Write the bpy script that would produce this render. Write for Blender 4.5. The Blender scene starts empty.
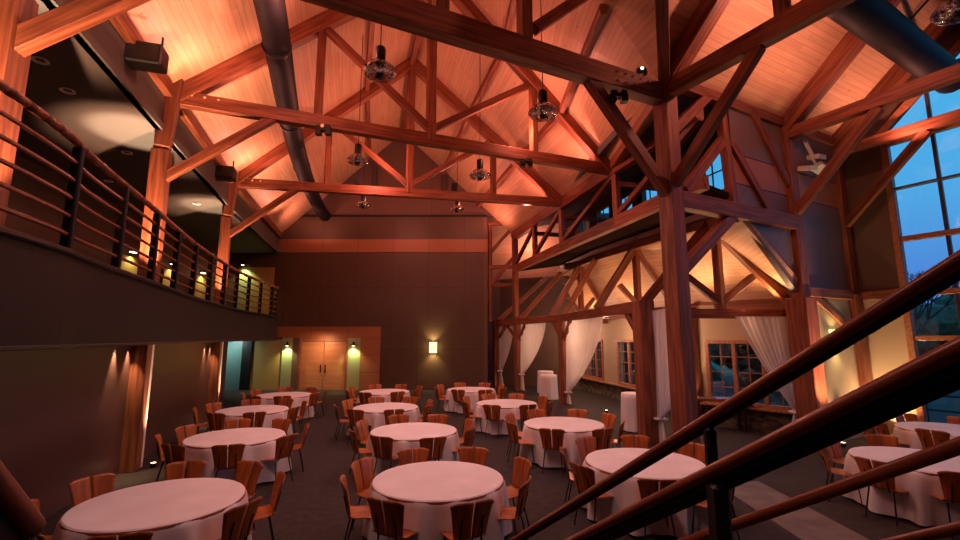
import bpy, bmesh, math, random
from mathutils import Vector, Matrix
random.seed(7)
C = bpy.context.scene.collection
scn = bpy.context.scene
PI = math.pi
# ------------------------------------------------------------------ camera
cam = bpy.data.cameras.new('camera'); cam.sensor_width = 36; cam.lens = 457/960*36
cam.clip_end = 500; cam.clip_start = .05
camo = bpy.data.objects.new('camera', cam); C.objects.link(camo)
camo.location = (0, 0, 2.7); camo.rotation_euler = (math.radians(98.46), 0, 0)
scn.camera = camo
# ------------------------------------------------------------------ exposure
vs = scn.view_settings
vs.view_transform = 'Standard'; vs.look = 'None'; vs.gamma = 1; vs.exposure = 0.0
vs.use_curve_mapping = False
# ------------------------------------------------------------------ dusk sky
W = bpy.data.worlds.new('dusk_sky'); scn.world = W; W.use_nodes = True
nt = W.node_tree; nt.nodes.clear()
def N(nt, t, **k):
    n = nt.nodes.new(t)
    for a, b in k.items(): setattr(n, a, b)
    return n
tc = N(nt, 'ShaderNodeTexCoord'); sx = N(nt, 'ShaderNodeSeparateXYZ'); cr = N(nt, 'ShaderNodeValToRGB')
bg = N(nt, 'ShaderNodeBackground'); wo = N(nt, 'ShaderNodeOutputWorld')
nt.links.new(tc.outputs['Generated'], sx.inputs[0]); nt.links.new(sx.outputs['Z'], cr.inputs[0])
els = cr.color_ramp.elements
els[0].position = 0.0; els[0].color = (.06, .20, .62, 1)
els[1].position = 1.0; els[1].color = (.05, .38, .75, 1)
for p, c in ((.08, (.10, .27, .75, 1)), (.22, (.10, .46, .84, 1)), (.45, (.07, .52, .86, 1))):
    e = els.new(p); e.color = c
ns = N(nt, 'ShaderNodeTexNoise'); ns.inputs['Scale'].default_value = 3; ns.inputs['Detail'].default_value = 4
mx = N(nt, 'ShaderNodeMix', data_type='RGBA', blend_type='MULTIPLY'); mx.inputs[0].default_value = .22
nt.links.new(tc.outputs['Generated'], ns.inputs[0]); nt.links.new(cr.outputs[0], mx.inputs[6]); nt.links.new(ns.outputs[0], mx.inputs[7])
nt.links.new(mx.outputs[2], bg.inputs[0]); bg.inputs[1].default_value = 1.15
nt.links.new(bg.outputs[0], wo.inputs[0])
# ------------------------------------------------------------------ lamps of the hall and added fill (one list to tune)
def aim(o, d): o.rotation_euler = Vector(d).to_track_quat('-Z', 'Y').to_euler()
def spot(name, loc, to, power, col, ang=110, blend=.8, size=.06):
    l = bpy.data.lights.new(name, 'SPOT'); l.energy = power; l.color = col
    l.spot_size = math.radians(ang); l.spot_blend = blend; l.shadow_soft_size = size
    o = bpy.data.objects.new(name, l); C.objects.link(o); o.location = loc
    aim(o, Vector(to)-Vector(loc)); return o
def point(name, loc, power, col, size=.08):
    l = bpy.data.lights.new(name, 'POINT'); l.energy = power; l.color = col; l.shadow_soft_size = size
    o = bpy.data.objects.new(name, l); C.objects.link(o); o.location = loc; return o
RED = (1, .29, .21); ORG = (1, .34, .24); WARM = (1, .62, .33); PINK = (1, .60, .58); GRN = (.95, 1, .45)
# plan points (metres, camera at the origin)
L0 = Vector((-5.66, 4.98, 0)); L1 = Vector((-7.15, 9.88, 0)); L2 = Vector((-8.87, 15.7, 0)); L3 = Vector((-10.3, 21.5, 0)); L4 = Vector((-11.0, 24.6, 0))
P2 = Vector((4.24, 9.8, 0)); P3 = Vector((8.5, 12.1, 0)); P4 = Vector((10.85, 13.35, 0)); PG = Vector((11.2, 13.5, 0))
R2 = Vector((4.37, 14.48, 0)); R3 = Vector((3.42, 18.2, 0)); R4 = Vector((2.1, 23.4, 0)); R5 = Vector((1.8, 24.6, 0))
A1 = Vector((4.43, 12.45, 0)); A2 = Vector((3.57, 19.6, 0)); A3 = Vector((2.05, 24.4, 0)); A4 = Vector((.95, 26.0, 0))
AC = Vector((.485, -.875, 0)); AX = Vector((.883, .468, 0))
ZT = 8.2
T0c = (L0+P2)/2
RG0 = Vector((-.7, 7.4, 13.9)); RG2 = Vector((-1.4, 12.17, 13.9)); RG3 = Vector((-2.72, 16.95, 13.9)); RG5 = Vector((-4.4, 24.7, 14.3))
X0 = Vector((.97, 1.45, 13.9))
Z = lambda v, z: Vector((v[0], v[1], z))
# ceiling up-lights at the eaves
for k, (p, pw) in enumerate(((L0, 160), (L1, 230), (L2, 250), (L3, 200))):
    for dy in (-1.6, 1.6):
        spot('eave_uplight', Z(p, 7.95)+Vector((1.3, .2+dy*.5, 0)), Z(p, 11.0)+Vector((1.5, .4+dy*1.3, 0)), pw*.85, ORG, 150)
for p, pw in ((R2, 330), (R3, 330), (R4, 250)):
    spot('eave_uplight', Z(p, 7.9)+Vector((-1.5, 0, 0)), Z(p, 12.5)+Vector((-2.0, 0, 0)), pw*.8, RED, 150)
for p, pw in ((P3, 300), (P4-AX*.6, 270), (P2.lerp(P3, .7), 180)):
    spot('eave_uplight', Z(p, 7.8)+AC*1.8, Z(p, 12.0)+AC*2.4, pw*.9, ORG, 150)
point('cross_hall_fill', (6.5, 8.0, 8.9), 240, ORG); point('cross_hall_fill', (3.0, 3.5, 9.2), 130, RED)  # warm fill added to offset the blue sky light, no fixtures
point('truss_lamp', (-3.6, 8.3, 8.9), 190, RED); point('truss_lamp', (1.2, 13.0, 8.9), 220, RED)
point('truss_lamp', (-3.8, 15.8, 8.9), 220, RED); point('truss_lamp', (-4.5, 20.5, 8.9), 170, RED)
point('truss_lamp', (-.5, 21, 8.9), 140, RED)
# soft down light over the tables
def area(name, loc, to, power, col, s):
    l = bpy.data.lights.new(name, 'AREA'); l.energy = power; l.color = col; l.shape = 'DISK'; l.size = s
    o = bpy.data.objects.new(name, l); C.objects.link(o); o.location = loc; aim(o, Vector(to)-Vector(loc)); return o
HB = [(-1.99, 8.4, 8.05), (1.4, 9.5, 7.75), (-3.7, 13.2, 8.13), (0.0, 13.6, 7.8), (-5.29, 20, 8.74), (-1.06, 20.5, 8.7), (7.53, 6.5, 7.92)]
for x, y, z in HB:
    spot('high_bay_glow', (x, y, z-.4), (x, y, 0), 270, PINK, 140, .9, .2)
spot('high_bay_glow', (-2, 3, 8), (-3, 5, 0), 260, PINK, 140, .9, .2)

# ------------------------------------------------------------------ materials
def lin(c): return tuple(((x/255)/12.92 if x/255 <= .04045 else ((x/255+.055)/1.055)**2.4) for x in c)
def mat(name, col, rough=.6, metal=0, spec=.5, trans=0):
    m = bpy.data.materials.new(name); m.use_nodes = True
    b = m.node_tree.nodes['Principled BSDF']
    b.inputs['Base Color'].default_value = (*col, 1); b.inputs['Roughness'].default_value = rough
    b.inputs['Metallic'].default_value = metal; b.inputs['Specular IOR Level'].default_value = spec
    return m
def vary(m, c1, c2, scale=(1, 1, 1), nscale=4, coord='Object', detail=5, bump=0, lo=.35, hi=.65, rnd=0):
    nt = m.node_tree; b = nt.nodes['Principled BSDF']
    tc = N(nt, 'ShaderNodeTexCoord'); mp = N(nt, 'ShaderNodeMapping'); mp.inputs['Scale'].default_value = scale
    no = N(nt, 'ShaderNodeTexNoise'); no.inputs['Scale'].default_value = nscale; no.inputs['Detail'].default_value = detail
    r = N(nt, 'ShaderNodeValToRGB'); r.color_ramp.elements[0].color = (*c1, 1); r.color_ramp.elements[1].color = (*c2, 1)
    r.color_ramp.elements[0].position = lo; r.color_ramp.elements[1].position = hi
    nt.links.new(tc.outputs[coord], mp.inputs[0]); nt.links.new(mp.outputs[0], no.inputs[0])
    nt.links.new(no.outputs[0], r.inputs[0])
    out = r.outputs[0]
    if rnd:
        oi = N(nt, 'ShaderNodeObjectInfo'); mr = N(nt, 'ShaderNodeMapRange'); mr.inputs[3].default_value = 1-rnd; mr.inputs[4].default_value = 1+rnd*.4
        mm = N(nt, 'ShaderNodeMix', data_type='RGBA', blend_type='MULTIPLY'); mm.inputs[0].default_value = 1
        nt.links.new(oi.outputs['Random'], mr.inputs[0]); nt.links.new(out, mm.inputs[6]); nt.links.new(mr.outputs[0], mm.inputs[7]); out = mm.outputs[2]
        va = N(nt, 'ShaderNodeVectorMath', operation='ADD')
        nt.links.new(mp.outputs[0], va.inputs[0]); nt.links.new(oi.outputs['Random'], va.inputs[1]); nt.links.new(va.outputs[0], no.inputs[0])
    nt.links.new(out, b.inputs['Base Color'])
    if bump:
        bp = N(nt, 'ShaderNodeBump'); bp.inputs['Strength'].default_value = bump; bp.inputs['Distance'].default_value = .02
        nt.links.new(no.outputs[0], bp.inputs['Height']); nt.links.new(bp.outputs[0], b.inputs['Normal'])
    return m
M = {}
M['timber'] = vary(mat('fir_timber', (.4, .15, .07), .55), (.15, .038, .017), (.34, .105, .043), (.35, 5, 5), 3, rnd=.25, bump=.15)
def boards(name, c1, c2, wid=.14, lenb=3.6):
    m = mat(name, c1, .5); nt = m.node_tree; b = nt.nodes['Principled BSDF']
    tc = N(nt, 'ShaderNodeTexCoord')
    br = N(nt, 'ShaderNodeTexBrick'); br.offset = .37; br.inputs['Scale'].default_value = 1
    br.inputs['Brick Width'].default_value = lenb; br.inputs['Row Height'].default_value = wid
    br.inputs['Mortar Size'].default_value = .004; br.inputs['Mortar Smooth'].default_value = .3
    br.inputs['Color1'].default_value = (*c1, 1); br.inputs['Color2'].default_value = (*c2, 1); br.inputs['Mortar'].default_value = (c1[0]*.55, c1[1]*.5, c1[2]*.5, 1)
    nt.links.new(tc.outputs['UV'], br.inputs[0])
    mp = N(nt, 'ShaderNodeMapping'); mp.inputs['Scale'].default_value = (.5, 9, 1)
    no = N(nt, 'ShaderNodeTexNoise'); no.inputs['Scale'].default_value = 2; no.inputs['Detail'].default_value = 5
    nt.links.new(tc.outputs['UV'], mp.inputs[0]); nt.links.new(mp.outputs[0], no.inputs[0])
    vo = N(nt, 'ShaderNodeTexVoronoi'); vo.inputs['Scale'].default_value = 2.2
    nt.links.new(tc.outputs['UV'], vo.inputs[0])
    kr = N(nt, 'ShaderNodeMapRange'); kr.inputs[1].default_value = .03; kr.inputs[2].default_value = .09; kr.inputs[3].default_value = .45; kr.inputs[4].default_value = 1
    nt.links.new(vo.outputs['Distance'], kr.inputs[0])
    r = N(nt, 'ShaderNodeMapRange'); r.inputs[3].default_value = .72; r.inputs[4].default_value = 1.2
    nt.links.new(no.outputs[0], r.inputs[0])
    mu = N(nt, 'ShaderNodeMath', operation='MULTIPLY'); nt.links.new(r.outputs[0], mu.inputs[0]); nt.links.new(kr.outputs[0], mu.inputs[1])
    mm = N(nt, 'ShaderNodeMix', data_type='RGBA', blend_type='MULTIPLY'); mm.inputs[0].default_value = 1
    nt.links.new(br.outputs[0], mm.inputs[6]); nt.links.new(mu.outputs[0], mm.inputs[7]); nt.links.new(mm.outputs[2], b.inputs['Base Color'])
    return m
M['deck'] = boards('pine_deck_boards', (.58, .33, .19), (.68, .41, .25))
def panels(name, col, pw=2.1, ph=2.2, gap=.012, rough=.45, k=.45, off=0):
    m = mat(name, col, rough); nt = m.node_tree; b = nt.nodes['Principled BSDF']
    tc = N(nt, 'ShaderNodeTexCoord'); br = N(nt, 'ShaderNodeTexBrick'); br.offset = off
    br.inputs['Scale'].default_value = 1; br.inputs['Brick Width'].default_value = pw; br.inputs['Row Height'].default_value = ph
    br.inputs['Mortar Size'].default_value = gap
    br.inputs['Color1'].default_value = (*col, 1); br.inputs['Color2'].default_value = tuple(x*.9 for x in col)+(1,); br.inputs['Mortar'].default_value = tuple(x*k for x in col)+(1,)
    nt.links.new(tc.outputs['UV'], br.inputs[0]); nt.links.new(br.outputs[0], b.inputs['Base Color'])
    return m
M['panel'] = panels('brown_wall_panels', (.10, .056, .036), 1.95, 2.1)
M['panel_wood'] = panels('orange_wood_panels', (.38, .15, .065), 1.95, .9)
M['plain'] = mat('brown_paint', (.13, .075, .055), .5)
M['lower_wall'] = mat('satin_brown_wall', (.125, .065, .058), .33)
M['fascia'] = mat('dark_fascia', (.016, .009, .010), .55, spec=.25)
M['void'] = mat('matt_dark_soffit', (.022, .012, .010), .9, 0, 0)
M['dark'] = mat('dark_ceiling_paint', (.10, .09, .08), .8)
M['beige'] = mat('beige_plaster', (.42, .31, .2), .7)
M['olive'] = mat('olive_green_panel', (.36, .40, .2), .5)
M['ochre'] = mat('ochre_panel', (.45, .30, .09), .5)
M['teal'] = mat('teal_panel', (.14, .24, .22), .4)
M['door'] = vary(mat('maple_door', (.55, .28, .13), .4), (.46, .22, .1), (.58, .30, .14), (3, 3, .4), 2)
M['floor'] = vary(mat('mottled_carpet', (.06, .035, .03), .85), (.012, .008, .007), (.034, .023, .019), (1, 1, 1), 7, detail=8, lo=.3, hi=.7)
M['paving'] = vary(mat('stone_tiles', (.12, .1, .09), .6), (.10, .08, .075), (.17, .14, .13), (1, 1, 1), 3)
M['cloth'] = vary(mat('white_tablecloth', (.75, .7, .7), .8), (.72, .68, .68), (.80, .76, .76), (1, 1, 1), 2)
M['ply'] = vary(mat('orange_plywood', (.5, .17, .06), .35), (.30, .07, .012), (.52, .15, .03), (6, 1.2, .8), 2, rnd=.2)
M['white'] = mat('white_enamel', (.75, .7, .62), .5)
M['steel'] = mat('dark_steel', (.05, .045, .045), .4, .8)
M['black'] = mat('black_metal', (.015, .013, .013), .45, .3)
M['chrome'] = mat('chrome', (.7, .7, .7), .15, 1)
M['duct'] = vary(mat('dark_duct', (.03, .027, .03), .6, 0, .2), (.005, .005, .007), (.011, .010, .013), (1, 1, 1), 1)
M['rail_wood'] = vary(mat('stained_handrail', (.25, .07, .03), .32), (.20, .05, .02), (.34, .10, .04), (.6, 8, 8), 3)
M['speaker'] = mat('grey_speaker_cloth', (.075, .05, .04), .9)
M['stone'] = vary(mat('fieldstone', (.1, .08, .06), .8), (.03, .025, .02), (.17, .13, .09), (1, 1, 1.6), 5, detail=2, bump=.8)
M['leaf'] = vary(mat('dusk_foliage', (.03, .06, .03), .8), (.015, .05, .03), (.05, .12, .06), (1, 1, 1), 3)
M['bark'] = mat('dark_bark', (.03, .03, .04), .9)
M['grass'] = vary(mat('lawn', (.04, .12, .05), .9), (.03, .10, .05), (.06, .16, .07), (1, 1, 1), .5)
M['red'] = mat('red_plastic', (.5, .02, .02), .4)
def emit(name, col, s):
    m = bpy.data.materials.new(name); m.use_nodes = True; nt = m.node_tree; nt.nodes.clear()
    e = N(nt, 'ShaderNodeEmission'); e.inputs[0].default_value = (*col, 1); e.inputs[1].default_value = s
    o = N(nt, 'ShaderNodeOutputMaterial'); nt.links.new(e.outputs[0], o.inputs[0]); return m
M['bulb'] = emit('lit_lamp', (1, .85, .5), 6); M['bulb_w'] = emit('lit_white_lamp', (1, .9, .75), 8); M['bulb_o'] = emit('lit_orange_lens', (1, .6, .3), 7)
M['shade_lit'] = emit('lit_sconce_glass', (1, .75, .3), 2.6)
def sheer():
    m = bpy.data.materials.new('sheer_white_voile'); m.use_nodes = True; nt = m.node_tree; nt.nodes.clear()
    d = N(nt, 'ShaderNodeBsdfDiffuse'); d.inputs[0].default_value = (.85, .8, .78, 1)
    t = N(nt, 'ShaderNodeBsdfTranslucent'); t.inputs[0].default_value = (.85, .8, .78, 1)
    tr = N(nt, 'ShaderNodeBsdfTransparent'); a = N(nt, 'ShaderNodeMixShader'); b = N(nt, 'ShaderNodeMixShader'); o = N(nt, 'ShaderNodeOutputMaterial')
    a.inputs[0].default_value = .5; b.inputs[0].default_value = .16
    nt.links.new(d.outputs[0], a.inputs[1]); nt.links.new(t.outputs[0], a.inputs[2]); nt.links.new(a.outputs[0], b.inputs[1]); nt.links.new(tr.outputs[0], b.inputs[2]); nt.links.new(b.outputs[0], o.inputs[0])
    return m
M['sheer'] = sheer()
def glass():
    m = bpy.data.materials.new('window_glass'); m.use_nodes = True; nt = m.node_tree; nt.nodes.clear()
    g = N(nt, 'ShaderNodeBsdfGlossy'); g.inputs['Roughness'].default_value = .03
    tr = N(nt, 'ShaderNodeBsdfTransparent'); tr.inputs[0].default_value = (.9, .95, 1, 1)
    b = N(nt, 'ShaderNodeMixShader'); b.inputs[0].default_value = .05; o = N(nt, 'ShaderNodeOutputMaterial')
    nt.links.new(tr.outputs[0], b.inputs[1]); nt.links.new(g.outputs[0], b.inputs[2]); nt.links.new(b.outputs[0], o.inputs[0]); return m
M['glass'] = glass()
def reflector_glass():
    m = bpy.data.materials.new('prismatic_glass'); m.use_nodes = True; nt = m.node_tree; nt.nodes.clear()
    tc = N(nt, 'ShaderNodeTexCoord'); no = N(nt, 'ShaderNodeTexNoise'); no.inputs['Scale'].default_value = 11; no.inputs['Detail'].default_value = 3
    nt.links.new(tc.outputs['Object'], no.inputs[0])
    bp = N(nt, 'ShaderNodeBump'); bp.inputs['Strength'].default_value = .9; bp.inputs['Distance'].default_value = .05; nt.links.new(no.outputs[0], bp.inputs['Height'])
    g = N(nt, 'ShaderNodeBsdfGlossy'); g.inputs['Roughness'].default_value = .12; g.inputs[0].default_value = (.95, .93, .95, 1); nt.links.new(bp.outputs[0], g.inputs['Normal'])
    tr = N(nt, 'ShaderNodeBsdfTransparent'); tr.inputs[0].default_value = (.62, .6, .6, 1)
    r = N(nt, 'ShaderNodeValToRGB'); r.color_ramp.elements[0].position = .42; r.color_ramp.elements[1].position = .6
    nt.links.new(no.outputs[0], r.inputs[0])
    b = N(nt, 'ShaderNodeMixShader'); o = N(nt, 'ShaderNodeOutputMaterial')
    nt.links.new(r.outputs[0], b.inputs[0]); nt.links.new(tr.outputs[0], b.inputs[1]); nt.links.new(g.outputs[0], b.inputs[2]); nt.links.new(b.outputs[0], o.inputs[0]); return m
M['frame'] = vary(mat('window_frame_wood', (.35, .13, .06), .45), (.28, .10, .045), (.42, .17, .08), (4, 4, .4), 3)
M['mullion'] = mat('dark_mullion', (.05, .03, .05), .4)

# ------------------------------------------------------------------ helpers
def link(name, bm, m, parent=None, smooth=False, mw=None):
    me = bpy.data.meshes.new(name)
    bmesh.ops.recalc_face_normals(bm, faces=bm.faces)
    bm.to_mesh(me); bm.free()
    if smooth:
        for p in me.polygons: p.use_smooth = True
    me.materials.append(M[m] if isinstance(m, str) else m)
    o = bpy.data.objects.new(name, me); C.objects.link(o)
    if mw is not None:
        if parent is not None:
            bpy.context.view_layer.update() if False else None
            o.parent = parent; mw = PM(parent).inverted() @ mw
        o.matrix_basis = mw
    elif parent is not None: o.parent = parent
    return o
def PM(p):
    m = Matrix.Identity(4)
    while p is not None:
        m = p.matrix_basis @ m; p = p.parent
    return m
def tag(o, label=None, cat=None, group=None, kind=None):
    if label: o['label'] = label
    if cat: o['category'] = cat
    if group: o['group'] = group
    if kind: o['kind'] = kind
    return o
def empty(name, loc, label=None, cat=None, group=None, rz=0, kind=None):
    o = bpy.data.objects.new(name, None); C.objects.link(o); o.empty_display_size = .1
    o.location = loc; o.rotation_euler = (0, 0, rz); tag(o, label, cat, group, kind)
    o.matrix_basis = Matrix.Translation(Vector(loc)) @ Matrix.Rotation(rz, 4, 'Z'); return o
def bx(bm, c, s, rot=None):
    r = bmesh.ops.create_cube(bm, size=1)
    bmesh.ops.scale(bm, vec=s, verts=r['verts'])
    if rot is not None: bmesh.ops.rotate(bm, cent=(0, 0, 0), matrix=rot, verts=r['verts'])
    bmesh.ops.translate(bm, vec=c, verts=r['verts']); return r['verts']
def tube(bm, p, q, r1, r2=None, seg=10, caps=True):
    p = Vector(p); q = Vector(q); d = q-p; L = d.length
    r = bmesh.ops.create_cone(bm, cap_ends=caps, segments=seg, radius1=r1, radius2=r1 if r2 is None else r2, depth=L)
    m = Matrix.Translation((p+q)/2) @ d.to_track_quat('Z', 'Y').to_matrix().to_4x4()
    bmesh.ops.transform(bm, matrix=m, verts=r['verts'])
def beam_bm(L, w, h, bev=.012):
    bm = bmesh.new(); bx(bm, (0, 0, 0), (L, w, h))
    bmesh.ops.bevel(bm, geom=bm.edges[:], offset=bev, segments=1, affect='EDGES'); return bm
def frame(p, q, up=(0, 0, 1)):
    p = Vector(p); q = Vector(q); x = (q-p).normalized(); up = Vector(up)
    if abs(x.dot(up)) > .98: up = AX
    y = up.cross(x).normalized(); z = x.cross(y)
    m = Matrix((x, y, z)).transposed().to_4x4(); m.translation = (p+q)/2; return m
def beam(name, p, q, w, h, m='timber', parent=None, up=(0, 0, 1), bev=.012, kind=None):
    p = Vector(p); q = Vector(q)
    o = link(name, beam_bm((q-p).length, w, h, bev), m, parent, mw=frame(p, q, up))
    if kind: o['kind'] = kind
    return o
def slab(name, pts, th, m, parent=None, up=None, kind='structure', uv0=(0, 0)):
    """quad / polygon with thickness (pushed away along up) and UVs in metres: u along the first edge"""
    pts = [Vector(p) for p in pts]
    u = (pts[1]-pts[0]).normalized()
    n = Vector((0, 0, 0))
    for i in range(1, len(pts)-1): n += (pts[i]-pts[0]).cross(pts[i+1]-pts[0])
    n.normalize()
    if up is not None and n.dot(Vector(up)) < 0: n = -n
    v = n.cross(u)
    if v.dot(pts[-1]-pts[0]) < 0: v = -v
    bm = bmesh.new(); uvl = bm.loops.layers.uv.new('UVMap')
    a = [bm.verts.new(p) for p in pts]; b = [bm.verts.new(p+n*th) for p in pts]
    bm.faces.new(a); bm.faces.new(b[::-1])
    for i in range(len(a)):
        j = (i+1) % len(a); bm.faces.new((a[i], b[i], b[j], a[j]))
    for f in bm.faces:
        for l in f.loops:
            d = l.vert.co-pts[0]; l[uvl].uv = (d.dot(u)+uv0[0], d.dot(v)+uv0[1])
    o = link(name, bm, m, parent, mw=Matrix.Identity(4))
    if kind: o['kind'] = kind
    return o
def wall(name, a, b, z0, z1, m, side=None, th=.2, parent=None, kind='structure', z1b=None):
    a = Vector(a); b = Vector(b)
    if side is None: side = (0, 0, 1)
    return slab(name, [Z(a, z0), Z(b, z0), Z(b, z1 if z1b is None else z1b), Z(a, z1)], th, m, parent, side, kind)
def lathe(bm, prof, seg=24, c=(0, 0, 0)):
    rings = []
    for r, z in prof:
        rings.append([bm.verts.new((c[0]+r*math.cos(2*PI*i/seg), c[1]+r*math.sin(2*PI*i/seg), c[2]+z)) for i in range(seg)])
    for a, b in zip(rings, rings[1:]):
        for i in range(seg): bm.faces.new((a[i], a[(i+1) % seg], b[(i+1) % seg], b[i]))
def dup(root, loc, rz, label, group=None, s=None):
    r = root.copy(); C.objects.link(r); r.matrix_basis = Matrix.Translation(Vector(loc)) @ Matrix.Rotation(rz, 4, 'Z')
    r['label'] = label
    if group: r['group'] = group
    for ch in list(root.children):
        c = ch.copy(); C.objects.link(c); c.parent = r
        for g in list(ch.children):
            d = g.copy(); C.objects.link(d); d.parent = c
    return r
def project(p):
    c, s = math.cos(math.radians(8.46)), math.sin(math.radians(8.46)); z = p[2]-2.7
    d = p[1]*c+z*s
    if d < .2: return (-999, -999)
    return (480+457*p[0]/d, 270-457*(-p[1]*s+z*c)/d)

# ------------------------------------------------------------------ floor and shell
slab('floor', [(-18, -14, 0), (30, -14, 0), (30, 34, 0), (-18, 34, 0)], -.3, 'floor', up=(0, 0, 1))
slab('trim_1', [(4.25, 3, .004), (5.2, 3, .004), (5.3, 9.2, .004), (4.4, 9.0, .004)], .004, 'paving', up=(0, 0, 1))
O = .17
def off(v, d): return Vector((v[0]+d*-.96, v[1]+d*-.28, 0))
LW = [Vector((-4.2, 1.5, 0)), L0, L1, L2, Vector((-9.25, 17.0, 0))]
for i in range(4):
    a, b = off(LW[i], O), off(LW[i+1], O)
    slab('wall_left', [Z(a, 0), Z(b, 0), Z(b, 2.63), Z(a, 2.63)], .2, 'lower_wall', up=(-1, 0, 0))
# balcony slab with a curved front
LW2 = [Vector((-9.2, 16.9, 0)), Vector((-13.9, 18.6, 0)), Vector((-14.45, 24.8, 0))]
for i in range(2):
    slab('wall_left', [Z(LW2[i], 0), Z(LW2[i+1], 0), Z(LW2[i+1], 2.63), Z(LW2[i], 2.63)], .2, 'lower_wall', up=(-1, -.3 if i else -2, 0))
CV = [(-3.3, 1.2), (-3.38, 2.2), (-3.6, 3.3), (-3.85, 4.15), (-4.15, 4.85), (-4.75, 6.5), (-5.4, 8.2), (-6.0, 9.9), (-6.6, 11.9), (-7.12, 13.9), (-7.5, 15.9), (-7.78, 17.7)]
CVs = []
for i in range(len(CV)-1):
    p0 = Vector(CV[max(i-1, 0)]); p1 = Vector(CV[i]); p2 = Vector(CV[i+1]); p3 = Vector(CV[min(i+2, len(CV)-1)])
    for k in range(4):
        t = k/4
        CVs.append(.5*((2*p1)+(-p0+p2)*t+(2*p0-5*p1+4*p2-p3)*t*t+(-p0+3*p1-3*p2+p3)*t**3))
CVs.append(Vector(CV[-1]))
bm = bmesh.new(); ou = [Vector((-9.5, 1.2)), Vector((-12, 9)), Vector((-13.2, 16)), Vector((-14.4, 24.6)), Vector((-11.05, 24.6))]
ring = CVs + ou[::-1]
lo = [bm.verts.new((p[0], p[1], 2.63)) for p in ring]; hi = [bm.verts.new((p[0], p[1], 3.5)) for p in ring]
bm.faces.new(lo); bm.faces.new(hi[::-1])
for i in range(len(lo)):
    j = (i+1) % len(lo); bm.faces.new((lo[i], hi[i], hi[j], lo[j]))
tag(link('balcony_slab', bm, 'fascia', mw=Matrix.Identity(4)), kind='structure')
bm = bmesh.new()
for a, b in zip(CVs, CVs[1:]):
    tube(bm, (a[0]+.03, a[1], 3.5), (b[0]+.03, b[1], 3.5), .028, seg=6)
tag(link('trim_2', bm, 'steel'), kind='structure')
bm = bmesh.new()
for a, b in zip(CVs, CVs[1:]):
    tube(bm, (a[0]+.02, a[1], 2.62), (b[0]+.02, b[1], 2.62), .02, seg=6)
tag(link('trim_3', bm, 'steel'), kind='structure')
OW = [Vector((-8.9, 1.2, 0)), Vector((-11.3, 9, 0)), Vector((-12.8, 16, 0)), Vector((-13.8, 24.6, 0))]
for a, b in zip(OW, OW[1:]): wall('wall_balcony', a, b, 3.5, 7.3, 'plain', (-1, 0, 0))
# balcony ceiling from the outer wall to the column line
CL = [Vector((-4.4, 1.2, 0)), L0, L1, L2, L3, L4]
CO = [Vector((-9.3, 1.2, 0)), Vector((-10.6, 5.1, 0)), Vector((-11.9, 9.9, 0)), Vector((-13.1, 15.7, 0)), Vector((-13.8, 21.5, 0)), Vector((-14.0, 24.7, 0))]
for i in range(5):
    slab('ceiling', [Z(CL[i], 7.3), Z(CL[i+1], 7.3), Z(CO[i+1], 7.3), Z(CO[i], 7.3)], .15, 'dark', up=(0, 0, 1))
    slab('wall_eave', [Z(CL[i], 7.3)+Vector((-.05, 0, 0)), Z(CL[i+1], 7.3)+Vector((-.05, 0, 0)), Z(CL[i+1], 8.5)+Vector((-.05, 0, 0)), Z(CL[i], 8.5)+Vector((-.05, 0, 0))], .12, 'dark', up=(-1, 0, 0))
# back wall
BY = 24.65
def bw(name, x0, x1, z0, z1, m, y=BY, th=.25):
    return slab(name, [(x0, y, z0), (x1, y, z0), (x1, y, z1), (x0, y, z1)], th, m, up=(0, 1, 0))
bw('wall_back', -14.5, .4, 3.3, 7.32, 'panel'); bw('wall_back', -5.3, .4, 0, 3.3, 'panel')
bw('wall_back', -14.5, .4, 8.1, 9.4, 'panel')
tb = bw('trim_4', -14.5, .4, 7.34, 8.08, 'panel_wood', BY-.03)
bw('trim_5', -14.5, .4, 9.34, 9.46, 'black', BY-.04, .05)
slab('wall_back', [(-12.3, BY+.1, 9.4), (2.5, BY+.1, 9.4), (2.5, BY+.1, 10.2), (RG5.x, BY+.1, 15.6), (-12.3, BY+.1, 9.5)], .2, panels('grey_upper_panels', (.15, .085, .065), 3.2, 8), up=(0, 1, 0))
bw('trim_6', -10.95, -5.3, 2.7, 3.3, 'panel_wood', BY-.03)
bw('wall_back', -14.5, -10.95, 2.6, 3.3, 'panel')
bw('wall_back', -14.5, -12.55, 0, 2.63, 'teal'); bw('trim_7', -12.6, -12.1, 0, 2.63, 'black', BY-.1)
bw('wall_back', -12.1, -10.55, 0, 2.63, 'ochre'); bw('trim_8', -10.5, -9.95, 0, 2.7, 'olive', BY-.06); bw('trim_9', -9.95, -9.6, 0, 2.7, 'plain', BY-.05)
bw('trim_10', -7.0, -6.35, 0, 2.7, 'olive', BY-.06); bw('trim_11', -6.35, -5.3, 0, 2.7, 'panel_wood', BY-.05)
bw('wall_back', -9.65, -7.0, 2.52, 2.7, 'panel_wood')
bw('wall_back', -14.5, -5.3, 0, 3.3, 'plain', BY+.26, .1)
# double doors
d = empty('door_1', (-8.3, BY, 0), kind='structure')
for s in (-1, 1):
    o = beam('door_leaf', (-8.3+s*.6, BY+.08, 0), (-8.3+s*.6, BY+.08, 2.5), .06, 1.18, 'door', d, up=(1, 0, 0))
    bm = bmesh.new(); tube(bm, (0, 0, -.2), (0, 0, .2), .03, seg=8); tube(bm, (0, 0, .14), (0, .12, .14), .02); tube(bm, (0, 0, -.14), (0, .12, -.14), .02)
    link('door_handle', bm, 'black', o, mw=Matrix.Translation((-8.3+s*.12, BY-.06, 1.1)))
for x in (-9.55, -7.05): beam('door_frame', (x, BY+.03, 0), (x, BY+.03, 2.55), .12, .14, 'frame', d, up=(1, 0, 0))
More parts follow.
